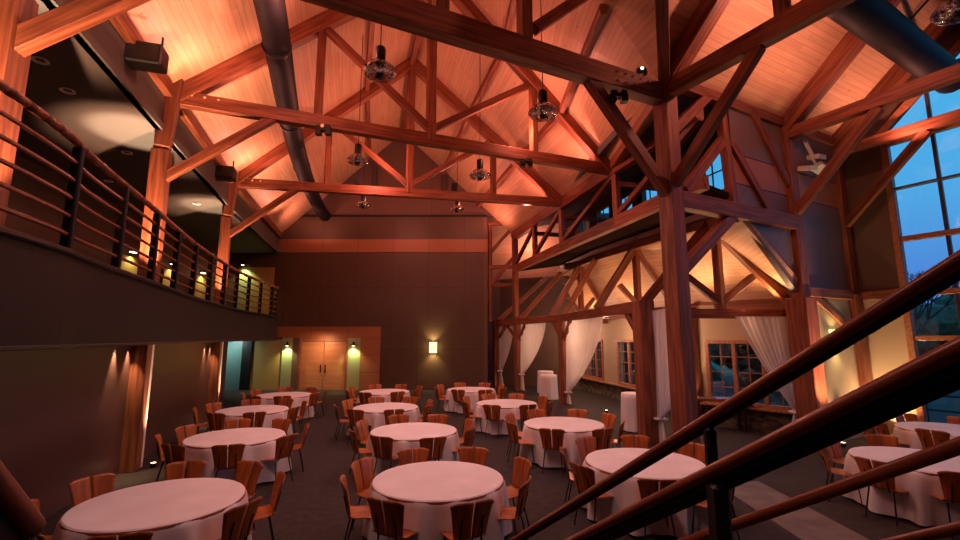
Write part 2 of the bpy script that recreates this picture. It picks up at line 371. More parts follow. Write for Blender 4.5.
# bay beyond the back wall (upper right) and arcade end wall
wall('wall_far', (-.5, 31, 0), (11, 29.5, 0), 0, 11, 'panel', (0, 1, 0))
wall('wall_recess', (.4, BY, 0), (.2, 31, 0), 0, 11.5, 'plain', (-1, 0, 0))
slab('ceiling', [(.2, 31.2, 6.4), (6.5, 30.5, 6.4), (6.5, 25.2, 10.2), (.2, 25.4, 10.2)], .2, 'deck', up=(0, 0, 1))
# nave roof decks
E = 8.35
def deck(name, *pts): return slab(name, pts, .2, 'deck', up=(0, 0, 1))
Lx = [L0, L1, L2, L4]; Rx = [P2, R2, R3, R5]; RGs = [RG0, RG2, RG3, RG5]
for i in range(3):
    deck('ceiling', Z(Lx[i], E)-Vector((.12, 0, .1)), Z(Lx[i+1], E)-Vector((.12, 0, .1)), RGs[i+1], RGs[i])
    deck('ceiling', Z(Rx[i], E), Z(Rx[i+1], E), RGs[i+1], RGs[i])
deck('ceiling', X0, RG0, Z(P2, E)); deck('ceiling', X0, RG0, Z(L0, E))
# cross hall roof: far slope, near slope, enclosing walls
def cx(s, a, z): v = P2+AX*s+AC*a; return Vector((v.x, v.y, z))
sG = (PG-P2).dot(AX)
def zr(a): return 8.5+.93*a if a < 6 else 8.5+.93*(12-a)
deck('ceiling', cx(0, 0, 8.78), cx(sG+.3, 0, 8.78), cx(sG+.3, 5.95, 13.95), X0)
deck('ceiling', cx(-18, 12, 8.4), cx(sG+.3, 12, 8.4), cx(sG+.3, 5.9, 13.95), cx(-18, 5.9, 13.95))
deck('ceiling', Z(L0, E), cx(-18, 0, E), cx(-18, 5.9, 13.9), X0)
wall('wall_near', cx(-18, 12, 0), cx(sG+.3, 12, 0), 0, 8.6, 'plain', (.4, -.9, 0))
wall('wall_side', cx(-18, -1, 0), cx(-18, 12, 0), 0, 14.2, 'plain', (-1, -.3, 0))
wall('wall_side', cx(-18, -.3, 0), Vector((-9.2, 1.2, 0)), 0, 8.6, 'plain', (-.4, .9, 0))
# attic/clerestory behind the long truss
CW = [Vector((7.9, 10.9+1.0, 0)), Vector((6.1, 17.6, 0)), Vector((4.4, 24.7, 0))]
deck_d = slab('ceiling', [Z(P2, 8.55), Z(R3, 8.55), Z(CW[1], 9.0), Z(CW[0], 9.2)], .2, 'dark', up=(0, 0, 1))
slab('ceiling', [Z(R3, 8.55), Z(R5, 8.55), Z(CW[2], 9.0), Z(CW[1], 9.0)], .2, 'dark', up=(0, 0, 1))
# ------------------------------------------------------------------ walls of the cross hall
def pw(s, z): v = P2+AX*s; return Vector((v.x, v.y, z))
s_mid = 2.35; s3 = (P3-P2).dot(AX); s4 = (P4-P2).dot(AX)
UPN = (-.468, .883, 0)
def pwall(name, pts, m, th=.15): return slab(name, [pw(*p) for p in pts], th, m, up=UPN)
M['panel_p'] = panels('plum_brown_panels', (.19, .12, .10), 1.7, 3)
pwall('wall_aisle_gable', [(s_mid, 7.3), (sG, 7.3), (sG, 8.6), (s_mid, 8.6)], 'panel_p')
pwall('trim_12', [(s_mid, 6.52), (sG, 6.52), (sG, 7.28), (s_mid, 7.28)], 'panel_wood')
pwall('wall_aisle_gable', [(s_mid, 5.9), (s3, 3.75), (s3, 6.5), (s_mid, 6.5)], 'panel_p')
pwall('wall_aisle_gable', [(s3, 4.0), (sG, 4.0), (sG, 6.5), (s3, 6.5)], 'panel_p')
pwall('wall_aisle_gable', [(s3, 0), (sG, 0), (sG, 3.98), (s3, 3.98)], 'beige')
def gp(s, z): v = PG+AC*s; return Vector((v.x, v.y, z))
GN = (.883, .468, 0)
def gwall(name, pts, m, th=.2): return slab(name, [gp(*p) for p in pts], th, m, up=GN)
gwall('wall_gable', [(-.2, 0), (1.0, 0), (1.0, 3.98), (-.2, 3.98)], 'beige')
gwall('wall_gable', [(-.2, 4.0), (1.0, 4.0), (1.0, 8.5), (-.2, 8.6)], 'plain')
gwall('wall_gable', [(-.2, 8.6), (1.0, 8.5), (6, 13.15), (6, 14.2)], 'plain')
gwall('wall_gable', [(6, 13.15), (11.0, 8.5), (12.2, 8.6), (6, 14.2)], 'plain')
gwall('wall_gable', [(11.0, 0), (12.2, 0), (12.2, 8.6), (11.0, 8.5)], 'plain')
# great gable window
w = empty('window_1', gp(6, .1), kind='structure')
def gb(name, a, b, wd, h, m='frame'): return beam(name, gp(*a), gp(*b), wd, h, m, w, up=GN)
gb('window_frame', (1.08, 0), (1.08, 8.6), .16, .2); gb('window_frame', (10.92, 0), (10.92, 8.6), .16, .2)
gb('window_frame', (1.0, 8.55), (6, 13.2), .18, .2); gb('window_frame', (11, 8.55), (6, 13.2), .18, .2)
for z, t, m in ((.06, .16, 'frame'), (2.7, .13, 'frame'), (3.9, .15, 'frame'), (5.42, .15, 'frame'), (8.25, .2, 'frame'), (6.87, .07, 'mullion'), (9.9, .07, 'mullion'), (11.4, .07, 'mullion')):
    e = max(0, (z-8.5)/.93)
    gb('transom', (1.08+e, z), (10.92-e, z), t, .14, m)
for s in (2.1, 3.5, 4.9, 6.3, 7.7, 9.1):
    gb('mullion', (s, 0), (s, min(8.5+.93*(s-1), 8.5+.93*(11-s))), .08, .12, 'mullion')
g = slab('glass_pane', [gp(1.1, .1), gp(10.9, .1), gp(10.9, 8.5), gp(6, 13.1), gp(1.1, 8.5)], .01, 'glass', w, up=GN, kind=None)

# ------------------------------------------------------------------ outside
slab('ground', [(-60, -60, -.5), (120, -60, -.5), (120, 120, -.5), (-60, 120, -.5)], -.3, 'grass', up=(0, 0, 1))
def tree_mass(name, c, r, n, label, seed, group=None):
    rnd = random.Random(seed); bm = bmesh.new()
    for i in range(n):
        p = Vector((rnd.uniform(-1, 1)*r[0], rnd.uniform(-1, 1)*r[1], rnd.uniform(.15, 1)*r[2]))
        s = rnd.uniform(.5, 1.0)*r[2]*.33
        q = bmesh.ops.create_icosphere(bm, subdivisions=2, radius=s)
        for v in q['verts']:
            v.co *= rnd.uniform(.82, 1.15); v.co += p
    o = empty(name, c, label, 'trees', group)
    link('foliage', bm, 'leaf', o)
    bm = bmesh.new(); tube(bm, (0, 0, 0), (0, 0, r[2]*.6), .25, .12); link('trunk', bm, 'bark', o)
D = AX
for k in range(7):
    c = Vector((44, 30, -.5))+AC*(-22+k*9)+AX*random.uniform(-2, 2)
    tree_mass('tree', c, (5, 5, 4.0+(k % 3)*.9), 26, ['dark round tree beyond the big gable window, far behind the terrace', 'dark bushy tree beyond the gable window glass', 'low dark tree in the dusk beyond the terrace'][k % 3], k, 'dusk trees beyond the windows')
for k, (x, y) in enumerate(((17, 27), (21, 31), (12.5, 33), (15.5, 21.5))):
    tree_mass('shrub', (x, y, -.5), (2.6, 2.6, 3.4), 20, ['bushy dark shrub outside the aisle window, nearer the glass', 'bushy dark shrub farther outside the aisle window', 'dark shrub outside the far aisle windows', 'dark shrub close outside the aisle corner'][k], 20+k, 'shrubs outside the aisle windows')
def bare_tree(loc, h, label):
    rnd = random.Random(5); bm = bmesh.new()
    def grow(p, d, L, r, k):
        q = p+d*L; tube(bm, p, q, r, r*.6, 5, False)
        if k == 0: return
        for i in range(3):
            nd = (d+Vector((rnd.uniform(-.8, .8), rnd.uniform(-.8, .8), rnd.uniform(-.1, .5)))).normalized()
            grow(q, nd, L*.72, r*.6, k-1)
    grow(Vector((0, 0, 0)), Vector((0, 0, 1)), h*.3, .22, 5)
    o = link('bare_tree', bm, 'bark'); o.location = loc; tag(o, label, 'tree')
bare_tree((31, 33.5, -.5), 9.2, 'bare branching tree standing against the blue dusk sky beyond the gable window')
t = empty('terrace_railing', gp(5, -.3)+AX*3.0, 'dark terrace railing with slim bars outside the big gable window', 'railing')
for z in (.5, .95, 1.25): beam('rail', gp(-1, z)+AX*3, gp(12, z)+AX*3, .05, .06, 'black', t)
for k in range(12): beam('post', gp(-1+k*1.18, -.5)+AX*3, gp(-1+k*1.18, 1.25)+AX*3, .06, .06, 'black', t)

# ------------------------------------------------------------------ roof trusses
def at(a, b, t, z): v = a.lerp(b, t); return Vector((v.x, v.y, z))
def truss(label, a, b, rg, tq1=.258, tq2=.765, tw=.22, th=.34):
    t = empty('roof_truss', at(a, b, .5, ZT), label, 'timber truss')
    d = (b-a).normalized()
    B = lambda n, p, q, w_, h_: beam(n, p, q, w_, h_, 'timber', t)
    B('tie_beam', Z(a, ZT), Z(b, ZT), tw, th)
    def rz(k): return (8.3+(rg.z-.25-8.3)*(k/.5 if k < .5 else (1-k)/.5))
    mid = Vector((rg.x, rg.y, rg.z-.25))
    B('rafter', Z(a, 8.2), mid, .3, .44); B('rafter', Z(b, 8.2), mid, .3, .44)
    B('king_post', at(a, b, .5, ZT), mid, .24, .24)
    for k in (tq1, tq2): B('queen_post', at(a, b, k, ZT+.1), at(a, b, k, rz(k)), .2, .2)
    B('strut', at(a, b, .5, 8.5), at(a, b, tq1+.01, rz(tq1)-.25), .17, .2)
    B('strut', at(a, b, .5, 8.5), at(a, b, tq2-.01, rz(tq2)-.25), .17, .2)
    B('knee_brace', Z(a, 6.25), at(a, b, .175, ZT-.1), .18, .2)
    for k in range(4):
        bm = bmesh.new(); p = at(a, b, .012+k*.022, ZT+.08); nq = Vector((d.y, -d.x, 0))
        tube(bm, p+nq*.1, p+nq*.135, .03, seg=8); link('bolt_head', bm, 'chrome', t, mw=Matrix.Identity(4))
    return t
truss('second timber roof truss with king post, spanning the hall in mid picture', L1, R2, RG2)
truss('farthest timber roof truss, small, in front of the grey back gable', L2, R3, RG3)
# near main girder truss
t = empty('girder_truss', Z(T0c, ZT), 'nearest and thickest timber girder crossing the top of the hall', 'timber truss')
B = lambda n, p, q, w_, h_, m='timber': beam(n, p, q, w_, h_, m, t)
B('tie_beam', Z(L0, ZT), Z(P2, ZT), .3, .46)
B('knee_brace', Z(L0, 6.1), at(L0, P2, .18, ZT-.1), .22, .24)
B('knee_brace', Z(P2, 5.75), at(L0, P2, .80, ZT-.15), .22, .24)
B('web_post', at(L0, P2, .66, ZT), at(L0, P2, .66, 11.2), .24, .24)
B('web_post', at(L0, P2, .33, ZT), at(L0, P2, .33, 11.2), .24, .24)
B('web_strut', at(L0, P2, .68, 8.75), at(L0, P2, .86, 10.6), .2, .22)
B('king_post', at(L0, P2, .5, ZT), at(L0, P2, .5, 13.6), .26, .26)
dd = (P2-L0).normalized(); nn = Vector((dd.y, -dd.x, 0))
for k in range(5):
    for e in (-.1, .1):
        bm = bmesh.new(); p = at(L0, P2, .94-k*.02, ZT+e); tube(bm, p+nn*.15, p+nn*.18, .022, seg=8); link('bolt_head', bm, 'chrome', t, mw=Matrix.Identity(4))
# cross hall truss at the big post, and ties at the next two posts
def cross_tie(p, label, full=False, zt=8.3, w_=.26, h_=.38):
    t = empty('cross_tie_truss', Z(p, zt), label, 'timber truss')
    B = lambda n, a, b, w, h: beam(n, a, b, w, h, 'timber', t)
    e = p+AC*12
    B('tie_beam', Z(p, zt), Z(e, zt), w_, h_)
    mid = Z(p+AC*5.9, 13.65)
    B('rafter', Z(p, 8.45), mid, .34, .44); B('rafter', Z(e, 8.35), mid, .34, .44)
    B('knee_brace', Z(p, 5.95), Z(p+AC*2.15, zt-.15), .2, .22)
    if full:
        B('queen_post', Z(p+AC*2.6, zt), Z(p+AC*2.6, 10.9), .22, .22)
        B('web_strut', Z(p+AC*.25, zt+.2), Z(p+AC*1.9, 10.1), .2, .24)
        B('king_post', Z(p+AC*5.9, zt), mid, .26, .26)
    else: B('king_post', Z(p+AC*5.9, zt), mid, .24, .24)
    return t
beam('trim_24', Z(P2, 8.5), X0-Vector((0, 0, .35)), .26, .4, kind='structure')
beam('trim_24', Z(L0, 8.5), X0-Vector((0, 0, .35)), .26, .4, kind='structure')
cross_tie(P2, 'dark timber tie and rafters running from the big central post to the upper right', True)
cross_tie(P3, 'timber cross tie starting at the post beside the white floodlights', w_=.24, h_=.32)
cross_tie(P4, 'timber cross tie closest to the big gable window', w_=.22, h_=.28)
beam('trim_13', pw(0, 8.62), pw(sG, 8.62), .2, .26, kind='structure')
for i in range(3):
    ea, eb = Z(Lx[i], 8.25), Z(Lx[i+1], 8.25)
    beam('trim_14', ea, eb, .22, .3, kind='structure')
    beam('trim_15', Z(Rx[i], 8.3), Z(Rx[i+1], 8.3), .22, .3, kind='structure')
beam('trim_16', RG0-Vector((0, 0, .3)), RG2-Vector((0, 0, .3)), .2, .3, kind='structure')
beam('trim_16', RG2-Vector((0, 0, .3)), RG3-Vector((0, 0, .3)), .2, .3, kind='structure')
beam('trim_16', RG3-Vector((0, 0, .3)), RG5-Vector((0, 0, .3)), .2, .3, kind='structure')
# purlins on the right slope
for f in (.3, .62):
    for i in range(3):
        a = Z(Rx[i], 8.3).lerp(RGs[i], f); b = Z(Rx[i+1], 8.3).lerp(RGs[i+1], f)
        p = beam('purlin', a-Vector((.05, 0, .12)), b-Vector((.05, 0, .12)), .16, .24); p['kind'] = 'structure'
for i in range(3):
    a = Z(Lx[i], 8.3).lerp(RGs[i], .72); b = Z(Lx[i+1], 8.3).lerp(RGs[i+1], .72)
    p = beam('purlin', a+Vector((.05, 0, -.12)), b+Vector((.05, 0, -.12)), .16, .24); p['kind'] = 'structure'

# ------------------------------------------------------------------ columns
def column(p, z1, w_, label, rot, base=None, z0=0, name='timber_column'):
    t = empty(name, Z(p, z0), label, 'timber post')
    up = Vector((math.cos(rot), math.sin(rot), 0))
    beam('shaft', Z(p, z0), Z(p, z1), w_, w_, 'timber', t, up=up)
    if base: beam('casing', Z(p, z0), Z(p, base[1]), base[0], base[0], 'timber', t, up=up)
    return t, up
rl = math.radians(20)
for p, lb, ln in ((L0, 'tall timber column at the left edge, brightly lit behind the balcony railing', .44), (L1, 'tall timber column rising past the balcony, second from the left edge', .34), (L2, 'slim looking farther timber column rising past the balcony', .32)):
    t, up = column(p-Vector((.08, 0, 0)), 8.3, .28, lb, rl, (ln, 6.9))
    beam('corbel', Z(p, 6.95)+Vector((.02, -.12, 0)), Z(p, 8.6)+Vector((.16, -.12, 0)), .2, .3, 'timber', t, up=up)
rp = math.radians(28)
column(P2, 11.3, .38, 'big central timber post where the roof beams meet', rp)
column(P3, 8.5, .34, 'timber post with thick casing at the right end of the aisle gable', rp, (.52, 3.75))
column(P4, 8.5, .3, 'timber post near the corner beside the gable window', rp, (.42, 3.95))
for p, lb in ((A1, 'short arcade post with curtain just left of the big central post'), (A2, 'arcade post between the two widest curtains in mid picture'), (A3, 'arcade post farther back, second from the back wall'), (A4, 'farthest arcade post, next to the back wall')):
    t, up = column(p, 3.7, .44 if p is A1 else .4, lb, math.radians(8 if p is A1 else 16), name='arcade_post')
# post-to-post timbers around the aisle gable
t = empty('gable_timberwork', pw(2.2, 5.76), 'timber frame above the aisle gable, right of the big central post', 'timber frame')
B = lambda n, p, q, w_=.2, h_=.22: beam(n, p, q, w_, h_, 'timber', t)
B('gable_beam', pw(0, 5.76), pw(s3, 5.76), .28, .38)
B('web_post', pw(2.22, 5.8), pw(2.0, 8.6), .2, .2)
B('web_strut', pw(2.0, 7.55), pw(.45, 6.0)); B('web_strut', pw(2.3, 7.5), pw(3.7, 5.9)); B('web_strut', pw(3.3, 8.6), pw(s3-.15, 6.85)); B('web_strut', pw(1.55, 8.6), pw(.2, 7.4))
B('knee_brace', pw(.1, 4.1), pw(2.15, 5.65), .22, .24)
B('wall_plate', pw(s3, 3.92), pw(sG, 3.92), .2, .26)
B('wall_plate', gp(0, 3.92), gp(1.0, 3.92), .2, .26)
B('knee_brace', pw(s3+.45, 3.85), pw(s4-.1, 2.75), .16, .18)
B('knee_brace', pw(s4-.1, 2.6)-AX*0, gp(.8, 3.75)-AX*.12, .1, .12)

# ------------------------------------------------------------------ long clerestory truss
LTa = Vector((5.35, 10.45, 0)); LTb = Vector((4.42, 14.3, 0)); LTc = Vector((3.38, 18.4, 0)); LTd = Vector((2.62, 21.4, 0)); LTe = Vector((1.9, 24.4, 0))
t = empty('clerestory_truss', Z(LTb, 6.4), 'long timber truss running back above the arcade, below the blue clerestory windows', 'timber truss')
B = lambda n, p, q, w_=.2, h_=.24: beam(n, p, q, w_, h_, 'timber', t)
for a, b in ((LTa, LTb), (LTb, LTc), (LTc, LTd), (LTd, LTe)):
    B('bottom_chord', Z(a, 6.38), Z(b, 6.38), .26, .36); B('top_chord', Z(a, 8.12), Z(b, 8.12), .26, .3)
    B('diagonal', Z(b, 6.6), Z(a, 8.0), .16, .18)
for p in (LTb, LTc, LTd, LTe): B('web_post', Z(p, 6.4), Z(p, 8.15), .2, .2)
for p in (LTb, LTc, LTd):
    B('cross_rail', Z(p, 7.65), Z(p, 7.65)+Vector((2.0, .5, 0)), .16, .18)
B('web_post', Z(LTe, 3.5), Z(LTe, 8.2), .26, .26)
# aisle roof
K = [Vector((6.28, 10.92, 5.75)), Vector((6.15, 13.3, 6.0)), Vector((5.45, 16.2, 6.05)), Vector((4.9, 20, 6.25)), Vector((4.3, 24.6, 6.3))]
WE = [Vector((8.75, 12.2, 3.78)), Vector((8.9, 12.75, 3.78)), Vector((7.15, 15.3, 3.8)), Vector((6.3, 20, 3.8)), Vector((5.4, 25, 3.8))]
for i in range(4):
    slab('ceiling', [WE[i], WE[i+1], K[i+1], K[i]], .15, 'deck', up=(.3, 0, 1))
    beam('trim_17', K[i]+Vector((0, 0, -.1)), K[i+1]+Vector((0, 0, -.1)), .2, .28, kind='structure')
    beam('trim_18', WE[i]-Vector((0, 0, .12)), WE[i+1]-Vector((0, 0, .12)), .2, .28, kind='structure')
LTs = [LTa, LTa.lerp(LTb, .7), LTb.lerp(LTc, .45), LTc.lerp(LTd, .5), LTe]
for i in range(4):
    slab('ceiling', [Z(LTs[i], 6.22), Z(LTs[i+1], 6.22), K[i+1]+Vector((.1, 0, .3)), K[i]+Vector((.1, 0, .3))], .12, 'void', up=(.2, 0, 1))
for a, b in ((CW[0], CW[1]), (CW[1], CW[2])):
    wall('wall_clerestory', a, b, 5.6, 7.1, 'plain', (1, 0, 0)); wall('wall_clerestory', a, b, 8.5, 9.2, 'plain', (1, 0, 0))
n = 2
for (a, b, cnt) in ((CW[0], CW[1], 4), (CW[1], CW[2], 4)):
    for k in range(cnt):
        u0 = a.lerp(b, k/cnt); u1 = a.lerp(b, (k+.62)/cnt); u2 = a.lerp(b, (k+1)/cnt)
        wall('wall_clerestory', u1, u2, 7.1, 8.5, 'plain', (1, 0, 0))
        wn = empty('window_%d' % n, Z(u0.lerp(u1, .5), 7.1), kind='structure'); n += 1
        for (p, q) in ((Z(u0, 7.15), Z(u1, 7.15)), (Z(u0, 8.45), Z(u1, 8.45)), (Z(u0, 7.1), Z(u0, 8.5)), (Z(u1, 7.1), Z(u1, 8.5))):
            beam('window_frame', p, q, .08, .08, 'frame', wn, up=(1, .2, 0))
        m_ = u0.lerp(u1, .5); beam('mullion', Z(m_, 7.1), Z(m_, 8.5), .04, .05, 'mullion', wn, up=(1, .2, 0)); beam('mullion', Z(u0, 7.8), Z(u1, 7.8), .04, .05, 'mullion', wn, up=(1, .2, 0))
        slab('glass_pane', [Z(u0, 7.1), Z(u1, 7.1), Z(u1, 8.5), Z(u0, 8.5)], .01, 'glass', wn, up=(1, 0, 0), kind=None)
# arcade beam with bracket braces and open rafters
t = empty('timber_arcade', Z(A2, 3.55), 'timber arcade beam with V braces and open rafters over the curtains', 'timber frame')
B = lambda n, p, q, w_=.18, h_=.2: beam(n, p, q, w_, h_, 'timber', t)
for a, b in ((A1, A2), (A2, A3), (A3, A4)): B('arcade_beam', Z(a, 3.55), Z(b, 3.55), .26, .32)
for i, p in enumerate((A1, A2, A3, A4)):
    nb = [q for q in (((A1, A2, A3, A4)[i-1] if i else None), ((A1, A2, A3, A4)[i+1] if i < 3 else None)) if q]
    for q in nb:
        d_ = (q-p).normalized(); B('bracket', Z(p, 2.6)+d_*.1, Z(p, 3.42)+d_*.95, .16, .18)
KR = [Vector((6.2, 12.1, 5.75)), Vector((5.0, 19.4, 6.1)), Vector((4.35, 24.2, 6.15)), Vector((3.9, 26.2, 6.2))]
for p, q in zip((A1, A2, A3, A4), KR): B('rafter', Z(p, 3.6), q, .2, .26)
# king post trusses in the aisle
def aisle_truss(a, b, zc, zk, label):
    t = empty('aisle_truss', at(a, b, .5, zc), label, 'timber truss')
    B = lambda n, p, q, w_=.16, h_=.18: beam(n, p, q, w_, h_, 'timber', t)
    B('chord', Z(a, zc), Z(b, zc), .2, .26); m_ = at(a, b, .53, zk)
    B('king_post', at(a, b, .53, zc), m_, .2, .2); B('rafter', Z(b, zc+.35), m_, .2, .24)
    if a is not A1: B('rafter', Z(a, zc+.2), m_, .2, .24)
    B('strut', at(a, b, .53, zc+.3), at(a, b, .3, zc+1.05)); B('strut', at(a, b, .53, zc+.3), at(a, b, .77, zc+1.05))
aisle_truss(A1, Vector((8.6, 12.75, 0)), 3.36, 5.75, 'near small king post truss behind the sheer curtain at right')
aisle_truss(Vector((4.05, 15.9, 0)), Vector((6.9, 16.2, 0)), 3.5, 5.95, 'small king post truss in the lit aisle, second from the front')
aisle_truss(Vector((3.3, 21.2, 0)), Vector((6.0, 21.6, 0)), 3.5, 6.1, 'farthest small king post truss in the lit aisle')
# recess rails beyond the back wall
t = empty('timber_gallery', (1.3, 24.7, 5.5), 'open timber gallery frame in the gap right of the back wall', 'timber frame')
B = lambda n, p, q, w_=.18, h_=.2: beam(n, p, q, w_, h_, 'timber', t)
for z in (5.55, 6.55, 9.0): B('rail', (.45, 24.9, z), (1.9, 24.7, z))
B('post', (.55, 24.9, 3.6), (.55, 24.9, 9.0)); B('diagonal', (.6, 24.9, 7.4), (1.8, 24.7, 8.7)); B('diagonal', (.6, 24.9, 5.6), (1.8, 24.7, 7.0))
# outer aisle wall with windows over a low stone wall
def sub(a, b, s): d_ = (b-a).normalized(); return a+d_*s
def window_wall(a, b, wins, nrm, z1=3.75):
    global n
    L = (b-a).length; xs = 0
    wall('wall_aisle_stone', a, b, 0, .62, 'stone', nrm, .35)
    wall('wall_aisle', a, b, 2.62, z1, 'beige', nrm)
    for s0, s1 in wins+[(L, L)]:
        if s0 > xs: wall('wall_aisle', sub(a, b, xs), sub(a, b, s0), .62, 2.62, 'beige', nrm)
        xs = s1
    beam('trim_19', Z(a, .65)-Vector(nrm)*.06, Z(b, .65)-Vector(nrm)*.06, .26, .07, 'frame', kind='structure')
    for s0, s1 in wins:
        p, q = sub(a, b, s0), sub(a, b, s1)
        w = empty('window_%d' % n, Z(p.lerp(q, .5), .7), kind='structure'); n += 1
        k = 3 if (s1-s0) > 2 else 2
        for zz in (.74, 2.58): beam('window_frame', Z(p, zz), Z(q, zz), .12, .12, 'frame', w)
        for i in range(k+1):
            c = p.lerp(q, i/k); beam('window_frame', Z(c, .7), Z(c, 2.62), .12, .12, 'frame', w, up=nrm)
        for i in range(k):
            c = p.lerp(q, (i+.5)/k); beam('mullion', Z(c, .75), Z(c, 2.6), .03, .03, 'frame', w, up=nrm)
            for zz in (1.2, 1.66, 2.12): beam('mullion', Z(p.lerp(q, i/k), zz), Z(p.lerp(q, (i+1)/k), zz), .03, .03, 'frame', w)
        slab('glass_pane', [Z(p, .72), Z(q, .72), Z(q, 2.6), Z(p, 2.6)], .01, 'glass', w, up=nrm, kind=None)
C1 = Vector((7.1, 15.1, 0))
window_wall(Vector((9.05, 12.75, 0)), C1, [(.35, 2.75)], (.78, .63, 0))
window_wall(C1, Vector((5.35, 25.2, 0)), [(2.6, 5.6), (7.2, 9.4)], (.98, .18, 0))
wall('wall_aisle_end', (9.05, 12.75, 0), P3, 0, 3.8, 'beige', (.6, -.3, 0))
wall('wall_aisle_back', (1.2, 27.5, 0), (6, 25.2, 0), 0, 6.2, 'plain', (0, 1, 0))
beam('trim_20', Z(C1, 0)-Vector((.15, .05, 0)), Z(C1, 3.7)-Vector((.15, .05, 0)), .2, .2, 'timber', up=(1, .3, 0), kind='structure')
beam('trim_20', (6.55, 17.9, 0), (6.55, 17.9, 3.7), .2, .2, 'timber', up=(1, .3, 0), kind='structure')
# ------------------------------------------------------------------ balcony railing
def cum(pts):
    r = [0]
    for a, b in zip(pts, pts[1:]): r.append(r[-1]+(b-a).length)
    return r
cu = cum(CVs)
def along(s):
    for i in range(len(cu)-1):
        if cu[i+1] >= s: return CVs[i].lerp(CVs[i+1], (s-cu[i])/(cu[i+1]-cu[i]))
    return CVs[-1]
t = empty('balcony_railing', (-6, 9.9, 3.5), 'curved dark balcony railing with horizontal bars and wooden top rail', 'railing')
for k, z in enumerate((3.70, 3.88, 4.06, 4.24, 4.42)):
    bm = bmesh.new()
    for a, b in zip(CVs, CVs[1:]): tube(bm, (a[0]-.09, a[1], z), (b[0]-.09, b[1], z), .021, seg=6)
    link('bar', bm, 'rail_wood', t, mw=Matrix.Identity(4))
bm = bmesh.new()
for a, b in zip(CVs, CVs[1:]): tube(bm, (a[0]-.09, a[1], 4.62), (b[0]-.09, b[1], 4.62), .04, seg=8)
link('top_rail', bm, 'rail_wood', t, smooth=True, mw=Matrix.Identity(4))
s = .6
while s < cu[-1]:
    p = along(s); beam('post', (p[0]-.09, p[1], 3.5), (p[0]-.09, p[1], 4.6), .11, .05, 'black', t, up=(0, 1, 0)); s += 1.32
p = CVs[-1]; beam('post', (p[0]-.09, p[1]-.03, 3.5), (p[0]-.09, p[1]-.03, 4.66), .06, .06, 'black', t, up=(0, 1, 0))
# end rail back to the wall
beam('end_rail', (p[0]-.09, p[1], 4.62), (-11.2, 24.5, 4.62), .05, .07, 'rail_wood', t)
# ------------------------------------------------------------------ small floor up-lights
def uplight(loc, to, power, col, label, ang=70, grp='floor uplights at the foot of the posts', r=.06):
    bm = bmesh.new(); tube(bm, (0, 0, 0), (0, 0, .1), r*.9, r); o = link('housing_tmp', bm, 'black'); o.name = 'uplight'
    o.location = loc; tag(o, label, 'light', grp)
    bm = bmesh.new(); tube(bm, (0, 0, .1), (0, 0, .104), r*.8); link('lens', bm, 'bulb_o', o)
    l = Vector(loc)+Vector((0, 0, .13)); spot('uplight_beam', l, to, power, col, ang, .6, .03)
def side(p, dy, dx=.10): v = Vector((p.x+dx, p.y, 0))+Vector((-.28, .96, 0))*dy; return v
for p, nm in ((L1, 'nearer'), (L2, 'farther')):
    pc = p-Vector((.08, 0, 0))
    o = beam('light_strip_board', Z(side(pc, .235, -.0), 0), Z(side(pc, .235, -.0), 2.62), .085, .33, 'white', up=(1, .29, 0), kind='structure')  # added white board, catches the uplight to form the bright strip
    q = side(pc, .25, .42); uplight(Z(q, 0), Z(side(pc, .25, .2), 1.9), 800, (1, .6, .36), 'small floor uplight at the foot of the %s left wall column' % nm, 26)
    for dy, pq in ((-.36, 130), (-.95, 150)):
        q = side(pc, dy, -.02); t_ = empty('soffit_downlight', Z(q, 2.61), 'small soffit downlight under the balcony near the %s column, %s' % (nm, 'beside it' if dy > -.5 else 'one step before it'), 'light')
        bm = bmesh.new(); lathe(bm, [(.02, .02), (.05, 0), (.06, .02)], 14); link('trim_ring', bm, 'white', t_)
        spot('downlight_beam', Z(q, 2.57), Z(side(pc, dy, -.03), 1.2), pq*1.5, WARM, 52, .9, .02)
for p, pwr in ((L0, 750), (L1, 620), (L2, 420)):
    q = p+Vector((.6, -.65, 0)); uplight(Z(q, 3.5), Z(p+Vector((0, 0, 0)), 5.9), pwr*3.5, (1, .48, .28), 'balcony floor uplight at the foot of a tall timber column', 60, 'balcony uplights')
    q = p+Vector((-.42, -.1, 0)); uplight(Z(q, 3.5), Z(p+Vector((-.55, .0, 0)), 7.3), pwr*4, (1, .66, .42), 'balcony floor uplight at the foot of a tall timber column', 36, 'balcony uplights')
# aisle glow
for x, y, z, pw_ in ((7.0, 14.2, 3.6, 170), (6.2, 18.5, 3.6, 200), (8.2, 12.75, 3.62, 120), (5.6, 22.5, 3.6, 170)):
    spot('aisle_uplight', (x-.15, y, z), (x-.9, y-.2, z+2), pw_, (1, .5, .22), 150, .9, .08)
q = C1-Vector((.45, .5, 0)); uplight(Z(q, 0), Z(C1-Vector((.15, .05, 0)), 2.0), 260, WARM, 'floor uplight by the aisle corner post near the wooden console', 22)
uplight((6.2, 17.4, 0), (6.5, 17.9, 2.0), 260, WARM, 'floor uplight at the aisle post behind the cocktail table', 24)
q = pw(s4-.5, 0)+AC*.35; uplight(q, pw(s4-.3, 3.5), 330, WARM, 'floor uplight below the wall by the gable corner', 100)
q = gp(.5, 0)-AX*.4; uplight(q, gp(.6, 3.5), 260, WARM, 'floor uplight on the plaster wall left of the gable window', 100)
q = pw(s3+.5, 0)+AC*.35; uplight(q, pw(s3+.3, 3.5)+AC*.2, 200, WARM, 'floor uplight behind the cased timber post', 80)
uplight((6.9, 11.9, 2.9), (7.4, 11.6, 5), 1, WARM, 'tiny', 80) if False else None
